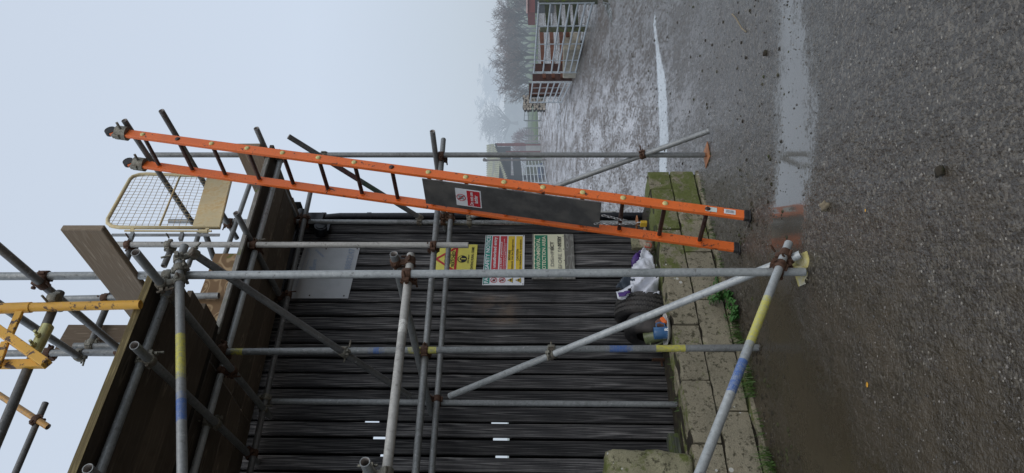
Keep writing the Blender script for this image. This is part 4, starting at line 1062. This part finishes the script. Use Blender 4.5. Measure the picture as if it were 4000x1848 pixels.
for _ in range(110):     # tufts along the top back edge of the wall
    p=W(rnd.uniform(-2.4,-.1),rnd.uniform(-.3,-.24),.46); blade(mb,p,rnd.uniform(.02,.05),.03,.003,rnd)
tag(mb.build('grass',M['grass']),'short grass tufts rooted along the foot of the block wall','grass',kind='stuff')
def nettle(s,n,h,label,seed):
    rnd=random.Random(seed); base=W(s,n,0); base.z=gz(base.x,base.y)-.01
    t=thing('nettle',base,label,'plant'); mb=MB(); lf=MB()
    for k in range(9):
        d=V((rnd.uniform(-1,1),rnd.uniform(-1,1),0))*.09+N*.03; hh=h*rnd.uniform(.6,1.1); pts=[base+d*f*f+Z*hh*f for f in (0,.35,.7,1)]
        mb.path(pts,.003,5)
        for f in (.25,.4,.55,.7,.82,.92,1):
            c=base+d*f*f+Z*hh*f
            for sg in range(2):
                a=rnd.uniform(0,6.28); x=V((math.cos(a),math.sin(a),rnd.uniform(-.5,.15))).normalized(); y=x.cross(Z).normalized(); L=rnd.uniform(.03,.06)
                lf.poly([c,c+x*L*.4+y*L*.36,c+x*L*.75+y*L*.25,c+x*L+Z*-.008,c+x*L*.75-y*L*.25,c+x*L*.4-y*L*.36])
    mb.build('stem',M['grass'],t); lf.build('leaves',M['nettle'],t)
nettle(-1.58,.10,.20,'young nettle clump in the mud between the ladder and the painted upright',2)
nettle(-1.78,.14,.09,'low straggly weed left of the nettle clump',5)
# ------------------------------------------------------------------ debris on the ground
def gp(x,y,dz=0.):
    p=P(x,y,z=0.)
    for _ in range(8): p=P(x,y,z=gz(p.x,p.y))
    p.z+=dz; return p
for (x,y,r,l) in ((3232,806,.030,'dark pebble on the wet tarmac right of the puddle end'),(3682,668,.022,'black pebble low in the open tarmac'),(2994,208,.02,'small dark clod near the long puddle')):
    mb=MB(); mb.blob(gp(x,y,r*.5),r,r*.8,r*.7,.3,12,8,int(x)); tag(mb.build('pebble',M['twig'] if r==.03 else M['soil']),l,'stone')
for (x,y,l) in ((3392,1503,'yellow fallen leaf on the brown wet ground'),(3385,822,'tiny orange leaf scrap by the pebble')):
    mb=MB(); c=gp(x,y,.006); r=.014 if x==3392 else .008; mb.poly([c+V((r*math.cos(a),r*.8*math.sin(a),.003*math.sin(3*a))) for a in [i*1.05 for i in range(6)]]); tag(mb.build('fallen_leaf',M['leaf_y']),l,'leaf')
mb=MB(); a,b=gp(2865,55,.01),gp(2920,125,.01); mb.path([a,a.lerp(b,.4)+V((.02,0,.01)),a.lerp(b,.7)-V((.015,0,0)),b],.006,6); tag(mb.build('twig',M['twig']),'pale bent twig on the mud beyond the puddle','twig')
mb=MB(); rnd=random.Random(21)      # loose grit
NG=5200
gx=[];gy=[]
for _ in range(NG):
    y=1.6+9*rnd.random()**1.3; x=rnd.uniform(-.42,.42)*y*1.05
    s_,n_,_z=toF(V((x,y,0)))
    if n_<.06 and s_<.05: continue
    if segdist(np.array([x]),np.array([y]),PUD[2])[0]<1.1: continue
    gx.append(x); gy.append(y)
gzv=ground_z(np.array(gx),np.array(gy))
for x,y,z in zip(gx,gy,gzv):
    r=rnd.choice((.003,.003,.004,.005,.006,.009 if rnd.random()<.25 else .004)); c=V((x,y,z+r*.2)); k=len(mb.v)
    e=[V((rnd.uniform(.7,1.2)*r,0,0)),V((0,rnd.uniform(.7,1.2)*r,0)),V((-rnd.uniform(.7,1.2)*r,0,0)),V((0,-rnd.uniform(.7,1.2)*r,0))]
    mb.v+=[c+q for q in e]+[c+V((0,0,r*.7)),c-V((0,0,r*.7))]; tcol=rnd.choice(((.5,.5,.5,0),(1.,.95,.9,0),(.3,.28,.25,0),(1.5,1.45,1.35,0)))
    for i in range(4): mb.face([k+i,k+(i+1)%4,k+4],None,tcol)
m,nt,bs_=nmat('loose grit'); T=NT(nt); at=T.n('ShaderNodeAttribute',attribute_name='Col'); T.l(T.mix(1.,(.14,.13,.12),at.outputs['Color'],'MULTIPLY'),bs_.inputs['Base Color']); bs_.inputs['Roughness'].default_value=.45
tag(mb.build('gravel',m),'loose wet grit scattered over the tarmac','gravel',kind='stuff')
# mud clods along the wall foot
mb=MB()
for _ in range(170):
    s=rnd.uniform(-3.8,-1.9); n=.14+abs(rnd.gauss(0,.16)); p=W(s,n,0); p.z=gz(p.x,p.y)-.002; r=rnd.uniform(.006,.022)
    mb.blob(p,r,r*.8,r*.5,.35,7,5,_)
for _ in range(900):
    y=4.2+rnd.random()**1.2*17; x=rnd.uniform(-.02,.40)*y; s_,n_,_z=toF(V((x,y,0)))
    if n_<.15 and s_<.1: continue
    r=rnd.choice((.003,.004,.005,.006,.009))*(1+.05*y); p=V((x,y,gz(x,y)+r*.1)); mb.blob(p,r*1.2,r*1.2,r*.55,.35,6,4,_)
for fx in (A0,B0_,W(-2.25,.346,0),lad_pt(0,.875),lad_pt(0,.53)):  # extra clods put round the feet as contact shade
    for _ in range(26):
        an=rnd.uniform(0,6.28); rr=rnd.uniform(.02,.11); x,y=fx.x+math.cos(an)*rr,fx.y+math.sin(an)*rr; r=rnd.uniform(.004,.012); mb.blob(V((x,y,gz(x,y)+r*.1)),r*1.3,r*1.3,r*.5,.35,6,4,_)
tag(mb.build('mud',M['soil']),'lumps of dark mud along the wall foot and over the track, others added as contact shade round the feet','mud',kind='stuff')
# ------------------------------------------------------------------ gates and fences on the right
def gp2(x,y,Y): return P(x,y,Y=Y)
def gate(name,label,a,b,h,z0a,z0b,mat,bars,braces,r=.021,parts=True):
    t=thing(name,V((a[0],a[1],z0a)),label,'gate'); A=V((a[0],a[1],0)); Bq=V((b[0],b[1],0))
    za=[z0a+h*f for f in bars]; zb=[z0b+h*f for f in bars]
    for p,q in zip(za,zb): mb=MB(); mb.path([A+Z*p,Bq+Z*q],r,8); mb.build('rail',mat,t)
    for f in [0,1]: mb=MB(); c=A.lerp(Bq,f); mb.path([c+Z*((z0a if f==0 else z0b)-.04),c+Z*((z0a if f==0 else z0b)+h+.03)],r*1.2,8); mb.build('stile',mat,t)
    for f in braces:
        mb=MB(); c=A.lerp(Bq,f); z=z0a+(z0b-z0a)*f; mb.cbox(c+Z*(z+h/2)-V((0,.0,0)),.05,.012,h,(Bq-A).normalized(),(Bq-A).normalized().cross(Z)); mb.build('upright_bar',mat,t)
    return t
BARS=(0,.13,.27,.42,.58,.78,1)
g1a,g1b=P(2316,9,Y=15.5),P(2248,282,Y=20.1)
gate('field_gate','galvanised seven bar gate nearest on the right with a bent rail',(g1a.x,g1a.y),(g1b.x,g1b.y),1.22,g1a.z,g1b.z,M['gatefar'],BARS,(.28,.53,.79),.024)
g2a,g2b=P(2230,320,Y=21.6),P(2193,399,Y=26.2)
gate('field_gate','second galvanised gate, farther off beside the log stack',(g2a.x,g2a.y),(g2b.x,g2b.y),1.2,g2a.z,g2b.z,M['gatefar'],BARS,(.25,.5,.75),.024)
def post(name,label,x0,x1,y0,y1,Y,mat,cat='post',dp=None):
    a,b=P(x1,y0,Y=Y),P(x0,y1,Y=Y); w=abs(a.x-b.x); z=gz(a.x,Y)-.1
    mb=MB(); mb.box(V((min(a.x,b.x),Y,z)),V((w,0,0)),V((0,dp or w*.5,0)),Z*(max(a.z,b.z)-z)); o=mb.build(name,mat,None,.01); return tag(o,label,cat)
post('gate_post','grey timber post at the very edge that the near gate hangs on',2104,2330,-32,6,15.4,M['rail'],dp=.25)
post('steel_post','broad dark brown steel post behind the free end of the near gate',2082,2262,247,279,21.2,M['steel_brown'])
post('steel_post','dark brown steel post that the second gate hangs on',2080,2258,287,316,22.6,M['steel_brown'])
post('fence_post','grey timber post in the middle behind the near gate',2109,2256,104,124,18.,M['rail'])
fence=thing('pen_fence',V((5.6,18,.2)),'wooden rails of the cattle pen behind the near gate','fence')
for x0,x1 in ((2128,2146),(2172,2190),(2208,2225),(2240,2252)):
    a,b=P((x0+x1)/2-4,-30,Y=16.6),P((x0+x1)/2+6,110,Y=18.1); mb=MB(); d=b-a; mb.box(a-Z*.06,d,Z*.12,V((0,.04,0))); mb.build('rail',M['rail'],fence)
for x0,x1 in ((2108,2122),(2146,2161),(2184,2198),(2212,2222)):
    a,b=P((x0+x1)/2,116,Y=18.2),P((x0+x1)/2+8,285,Y=22.2); mb=MB(); mb.box(a-Z*.055,b-a,Z*.11,V((0,.04,0))); mb.build('brown_rail',M['brownrail'],fence)
for x in (2125,2160,2195,2232):
    a,b=P(x,276,Y=21.8),P(x+2,320,Y=23.); mb=MB(); mb.box(a-Z*.05,b-a,Z*.1,V((0,.04,0))); mb.build('brown_rail',M['brownrail'],fence)
# stone trough in the pen
mb=MB(); a=P(2268,125,Y=18.8); b=P(2258,245,Y=21.5); d=(b-a); y=d.cross(Z).normalized()
mb.box(a,d,-y*.5,Z*.48); tag(mb.build('trough',hazy('pale stone trough',(.33,.30,.24),.3,5.,L=220.),None,.03,2),'pale stone trough tipped behind the near gate','trough')
# red trailer roof top right
t=thing('red_trailer',P(2100,10,Y=33),'red trailer with a pale rim partly in view beyond the pen','trailer')
a=P(2090,48,Y=33); mb=MB(); mb.box(V((a.x,33,a.z)),V((2.6,0,0)),V((0,2.,0)),Z*.36); mb.build('body',M['hedge_red'],t)
mb=MB(); mb.box(V((a.x-.06,32.9,a.z+.36)),V((2.7,0,0)),V((0,.1,0)),Z*.07); mb.build('rim',M['trim_pale'],t)
mb=MB(); mb.box(V((a.x+.1,33.2,gz(a.x,33)-.1)),V((.2,0,0)),V((0,.2,0)),Z*(a.z-gz(a.x,33)+.1)); mb.box(V((a.x+.5,33.2,gz(a.x,33)-.1)),V((2,0,0)),V((0,1.5,0)),Z*(a.z-gz(a.x,33)+.1)); mb.build('undercarriage',M['barn_dark'],t)
# log stack
t=thing('log_stack',P(2126,400,Y=27.5),'stack of split logs with pale ends beyond the second gate','log stack')
rnd=random.Random(5); mb=MB(); mb2=MB()
for r_ in range(7):
    for k in range(7):
        c=P(2126-r_*13,425-k*8,Y=27.5+k*.25); c=V((c.x,c.y,c.z+rnd.uniform(-.03,.03))); ra=rnd.uniform(.05,.075)
        mb.path([c,c+V((.1,1.0,0))],ra,7); mb2.path([c-V((0,.02,0)),c-V((0,.005,0))],ra*.85,7)
mb.build('logs',M['logbark'],t); mb2.build('log_ends',M['logs'],t)
mb=MB(); a=P(2126,372,Y=28.6); mb.box(V((a.x,28.6,gz(a.x,28.6)-.1)),V((.5,0,0)),V((0,.3,0)),Z*1.4); mb.build('end_post',M['steel_brown'],t)
# distant gate and rails at the end of the track
a,b=P(2106,428,Y=46),P(2106,470,Y=49); z_=gz(a.x,46)
gate('distant_gate','faint galvanised gate at the end of the track',(a.x,46),(b.x,49),1.15,gz(a.x,46)+.05,gz(b.x,49)+.05,M['gategrey'],(0,.25,.5,.75,1),(.5,),.022)
t=thing('wire_fence',V((P(2106,500,Y=50).x,50,1.1)),'thin post and wire fence running from the distant gate to the barn','fence')
for y in (472,500,530,560):
    c=P(2100,y,Y=50); mb=MB(); mb.cbox(V((c.x,50,gz(c.x,50)+.55)),.07,.07,1.2); mb.build('post',M['gategrey'],t)
for h in (.3,.65,1.):
    a,b=P(2100,470,Y=50),P(2100,566,Y=50); mb=MB(); mb.path([V((a.x,50,gz(a.x,50)+h)),V((b.x,50,gz(b.x,50)+h))],.012,5); mb.build('wire',M['gategrey'],t)
# ------------------------------------------------------------------ pole barn
barn=thing('pole_barn',P(2100,640,Y=34),'open farm barn with a mossy corrugated roof beyond the ladder','barn')
r00=P(1901,566,Y=57.); r01=P(1930,561,Y=50.); r10=P(1901,800,Y=50.0); r11=P(2016,790,Y=41.5)
mb=MB(); nx_,ny_=120,7
for j in range(ny_):
    for i in range(nx_):
        u=i/(nx_-1); v=j/(ny_-1); p=r00.lerp(r10,u).lerp(r01.lerp(r11,u),v); mb.v.append(p+Z*(.06*math.sin(u*2*math.pi*30)+(.02 if j%2 else 0)))
for j in range(ny_-1):
    for i in range(nx_-1): mb.face([j*nx_+i,j*nx_+i+1,(j+1)*nx_+i+1,(j+1)*nx_+i],None,(1,1,1,0),True)
mb.build('roof',M['roof_far'],barn)
mb=MB(); mb.box(r01-Z*.16,r11-r01,V((0,.06,0)),Z*.13); mb.build('bargeboard',M['barn_dark'],barn)
def bpost(y,x0,Y,mat='barn_post',w=.16):
    c=P(x0,y,Y=Y); g0=gz(c.x,Y)-.1; mb=MB(); mb.box(V((c.x,Y,g0)),V((w,0,0)),V((0,w,0)),Z*(c.z-g0)); mb.build('post',M[mat],barn)
bpost(570,1934,50.5,'barn_post',.2); bpost(596,1975,50.,'barn_post',.12); bpost(702,1985,44.5,'barn_dark',.28)
b=P(1995,840,Y=56); a=P(1995,572,Y=56); zt=P(1925,600,Y=56).z
mb=MB(); mb.box(V((b.x,56,a.z)),V((a.x-b.x,0,0)),V((0,.1,0)),Z*(zt-a.z)); mb.build('back_wall',M['barn_dark'],barn)
mb=MB(); a=P(2048,780,Y=43.); b=P(2030,594,Y=48.5); mb.box(a,b-a,V((0,.15,0)),Z*.55); mb.build('cladding_band',M['barn_dark'],barn)
mb=MB(); a=P(1995,780,Y=43.); b=P(1996,600,Y=49.); mb.box(a,b-a,V((0,.15,0)),Z*.8); mb.build('fascia_band',M['barn_dark'],barn)
a=P(2100,596,Y=50.3); b=P(2054,569,Y=50.3)
mb=MB(); mb.box(V((a.x,50.3,gz(a.x,50)-.1)),V((b.x-a.x,0,0)),V((0,.2,0)),Z*(b.z-gz(a.x,50)+.1)); mb.build('block_panel',M['barn_wall'],barn)
mb=MB(); a=P(2056,760,Y=48.); b=P(2056,604,Y=48.); mb.box(V((a.x,48.,gz(a.x,48)-.1)),V((b.x-a.x,0,0)),V((0,.2,0)),Z*(a.z-gz(a.x,48)+.1)); mb.build('side_panel',hazy('olive sheet',(.10,.11,.07),.4,2.,L=170.),barn)
# far lamp post by the barn
c=P(1898,626,Y=42); mb=MB(); g0=gz(c.x,42)-.1; mb.path([V((c.x,42,g0)),V((c.x,42,c.z))],.05,8); mb.path([V((c.x,42,c.z)),V((c.x-.02,41.8,c.z+.1)),V((c.x,41.5,c.z+.05))],.09,8); tag(mb.build('lamp_post',hazy('brown grey pole',(.12,.10,.09),.2,3.,L=170.)),'thin lamp post standing in front of the barn','lamp post')
h1=P(2132,714,Y=40.); h2=P(2126,650,Y=43.)
gate('cattle_hurdle','galvanised hurdle standing in front of the barn',(h1.x,40.),(h2.x,43.),1.35,gz(h1.x,40)+.08,gz(h2.x,43)+.08,M['gatefar'],(0,.17,.34,.5,.66,.83,1),(.5,),.030)
h1=P(2120,646,Y=44.); h2=P(2112,622,Y=46.)
gate('cattle_hurdle','shorter galvanised hurdle behind the first one at the barn',(h1.x,44.),(h2.x,46.),1.35,gz(h1.x,44)+.08,gz(h2.x,46)+.08,M['gatefar'],(0,.17,.34,.5,.66,.83,1),(),.024)
mb=MB(); c=P(2116,668,Y=44.5); mb.blob(V((c.x,44.5,gz(c.x,44.5)+.2)),.55,.3,.2,.25,12,8,4); tag(mb.build('blue_bundle',hazy('dark blue sheet',(.03,.05,.11),.3,3.,L=150.)),'dark blue bundle lying behind the hurdle','bundle')
# green cabin behind the shed corner
c=P(1774,815,Y=12.5); t=thing('green_cabin',V((c.x,12.5,gz(c.x,12.5))),'green sheeted cabin seen past the corner of the shed','cabin')
mb=MB(); mb.box(V((c.x-2.6,12.5,c.z-.42)),V((2.6,0,0)),V((0,2.4,0)),Z*.42); mb.build('upper_wall',M['greencab'],t)
mb=MB(); g0=gz(c.x,12.5)-.1; mb.box(V((c.x-2.55,12.54,g0)),V((2.5,0,0)),V((0,2.3,0)),Z*(c.z-.425-g0)); mb.build('lower_wall',M['cabbase'],t)
# ------------------------------------------------------------------ trees
def tree(name,label,base,h,spread,seed,mt,mw,thick=.16,twr=.02,group=None,nb=9,depth=4,up=.45,dens=1.,fork=None):
    rnd=random.Random(seed); t=thing(name,base,label,'tree',group); tr=MB(); tw=MB()
    def grow(p,d,L,r,lv):
        n=4; pts=[p]; rs=[r]; q=p.copy(); dd=d.copy()
        for i in range(n):
            dd=(dd+V((rnd.gauss(0,.13),rnd.gauss(0,.13),rnd.gauss(0,.08)+ (.05 if lv<3 else -.02)))).normalized(); q=q+dd*L/n; pts.append(q.copy()); rs.append(max(twr*.6,r*(1-.62*(i+1)/n)))
        (tr if lv<3 else tw).path(pts,rs,5 if lv<2 else 3,False)
        if lv>=depth: return
        k=nb if lv==0 else rnd.randint(4,6)
        for i in range(int(k*(dens if lv>=2 else 1))):
            f=rnd.uniform((.30 if not fork else .7) if lv==0 else .25,1.); idx=min(n-1,int(f*n)); b=pts[idx].lerp(pts[idx+1],f*n-idx)
            a=rnd.uniform(0,6.28); side=V((math.cos(a),math.sin(a),0)); nd=(dd*up+side*spread*(1.1-.35*f)+Z*.25*(1-lv*.2)).normalized()
            LL_=L*rnd.uniform(.48,.72)
            if lv==0 and fork: LL_=fork*rnd.uniform(.8,1.1); nd=(V((math.cos(a),math.sin(a),0))*rnd.uniform(.05,1.)+Z*rnd.uniform(.0,1.)).normalized()
            grow(b,nd,LL_,max(twr,rs[idx]*.6),lv+1)
    grow(base-Z*.3,V((0,0,1)),h*(.62 if not fork else .24),thick,0)
    tr.build('trunk',mt,t); tw.build('crown',mw,t)
    return t
gw='bare misty trees of the wood beyond the pens'
rnd=random.Random(31)
spots=[]
for i in range(26):
    y=-30+i*15.5; Y=72+rnd.uniform(-6,16); spots.append((y,Y))
heights=lambda y: 1932+ (max(0,(y-300))*.5 if y>300 else (abs(140-y))*.12) + (40 if y<30 else 0)
for i,(y,Y) in enumerate(spots):
    b=P(2085,y,Y=Y); b.z=gz(b.x,Y); topz=P(heights(y)+rnd.uniform(-16,18),y,Y=Y).z
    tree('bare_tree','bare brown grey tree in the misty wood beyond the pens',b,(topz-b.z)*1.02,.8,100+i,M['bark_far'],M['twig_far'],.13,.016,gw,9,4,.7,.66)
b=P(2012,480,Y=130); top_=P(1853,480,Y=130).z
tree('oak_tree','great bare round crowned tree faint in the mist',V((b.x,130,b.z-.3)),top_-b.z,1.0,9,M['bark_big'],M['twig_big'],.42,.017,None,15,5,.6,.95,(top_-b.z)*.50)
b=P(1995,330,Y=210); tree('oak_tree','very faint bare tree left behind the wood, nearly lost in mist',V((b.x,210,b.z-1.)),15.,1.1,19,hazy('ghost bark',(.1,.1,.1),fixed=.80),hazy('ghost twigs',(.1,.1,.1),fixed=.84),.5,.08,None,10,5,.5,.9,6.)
# misty hedgerow bank under the big tree
mb=MB(); rnd=random.Random(77)
for i in range(260):
    y=330+rnd.random()*300; Y=165+rnd.uniform(-20,25); c=P(2016+rnd.uniform(-14,34),y,Y=Y); r=rnd.uniform(1.2,2.6); mb.blob(c,r,r,r*.8,.45,9,7,i,fq=2.5)
tag(mb.build('far_woodland',M['ever_far']),'dim grey green bank of woodland under the big misty tree','woodland',kind='stuff')
# red brown bush by the barn
t=thing('bush',P(2080,556,Y=58),'round red brown bush right of the barn','bush'); mb=MB()
rnd=random.Random(6); c0=P(2050,552,Y=58)
for _ in range(900):
    v=V((rnd.gauss(0,1),rnd.gauss(0,1),rnd.gauss(0,1))).normalized()*rnd.uniform(.2,1.)**.5; p=c0+V((v.x*.95,v.y*.9,v.z*.95)); d=(v+V((0,0,.5))).normalized()*.3; mb.path([p,p+d],.016,3,False)
mb.path([V((c0.x,58,gz(c0.x,58)-.1)),c0],.06,6); mb.build('branches',M['bush_red'],t)
t=thing('bush',P(2090,690,Y=62),'red brown bush seen through the open barn','bush'); mb=MB(); c0=P(2030,660,Y=62)
for _ in range(1500):
    v=V((rnd.gauss(0,1),rnd.gauss(0,1),rnd.gauss(0,1))).normalized()*rnd.uniform(.2,1.)**.5; p=c0+V((v.x*2.2,v.y,v.z*1.4)); d=(v+V((0,0,.5))).normalized()*.4; mb.path([p,p+d],.02,3,False)
mb.build('branches',M['bush_red'],t)
# ------------------------------------------------------------------ light, sky, camera
w=bpy.data.worlds.new('World'); sc.world=w; w.use_nodes=True; nt=w.node_tree; T=NT(nt)
bg=nt.nodes['Background']; out=nt.nodes['World Output']
SUN_EL,SUN_AZ=math.radians(52),math.radians(150)
sky=T.n('ShaderNodeTexSky'); sky.sky_type='NISHITA'; sky.sun_disc=False; sky.sun_elevation=SUN_EL; sky.sun_rotation=SUN_AZ; sky.dust_density=4
T.l(sky.outputs[0],bg.inputs[0]); bg.inputs[1].default_value=.012
tc=T.n('ShaderNodeTexCoord').outputs['Generated']; sp=T.n('ShaderNodeSeparateXYZ'); T.l(tc,sp.inputs[0])
cl=T.noise(tc,1.6,4,.5)
grad=T.ramp(T.math('ADD',sp.outputs['Z'],T.math('MULTIPLY_ADD',cl,.16,-.08)),[(0.,(.48,.545,.62)),(.10,(.52,.59,.675)),(.32,(.60,.68,.795)),(.62,(.585,.66,.77)),(1.,(.56,.63,.735))])
b2=T.n('ShaderNodeBackground'); T.l(grad,b2.inputs[0]); b2.inputs[1].default_value=1.0
ad=T.n('ShaderNodeAddShader'); T.l(bg.outputs[0],ad.inputs[0]); T.l(b2.outputs[0],ad.inputs[1]); T.l(ad.outputs[0],out.inputs[0])
sd=bpy.data.lights.new('sun','SUN'); sd.energy=1.1; sd.angle=math.radians(60); sd.color=(1,.97,.93); so=bpy.data.objects.new('sun',sd); COL.objects.link(so)
# sun behind the viewer to the right
dirv=V((math.sin(SUN_AZ)*math.cos(SUN_EL),math.cos(SUN_AZ)*math.cos(SUN_EL),math.sin(SUN_EL)))
so.rotation_euler=dirv.to_track_quat('Z','Y').to_euler(); so.location=(3,-3,9)
cd=bpy.data.cameras.new('camera'); cam=bpy.data.objects.new('camera',cd); COL.objects.link(cam); sc.camera=cam
cd.sensor_fit='HORIZONTAL'; cd.sensor_width=36; cd.lens=36*F/4000; cd.clip_start=.05; cd.clip_end=3000
fwd=V((0,cT,sT)); up=V((0,-sT,cT)); right=V((1,0,0))
# the photo is stored on its side: its left edge is up, its top edge is right
X=-up; Yc=right; Zc=-fwd
cam.matrix_world=Matrix(((X.x,Yc.x,Zc.x,0),(X.y,Yc.y,Zc.y,0),(X.z,Yc.z,Zc.z,EYE),(0,0,0,1)))
sc.view_settings.view_transform='Standard'; sc.view_settings.look='None'; sc.view_settings.exposure=0; sc.view_settings.gamma=1
sc.render.engine='CYCLES'; sc.cycles.use_denoising=True; sc.cycles.max_bounces=6
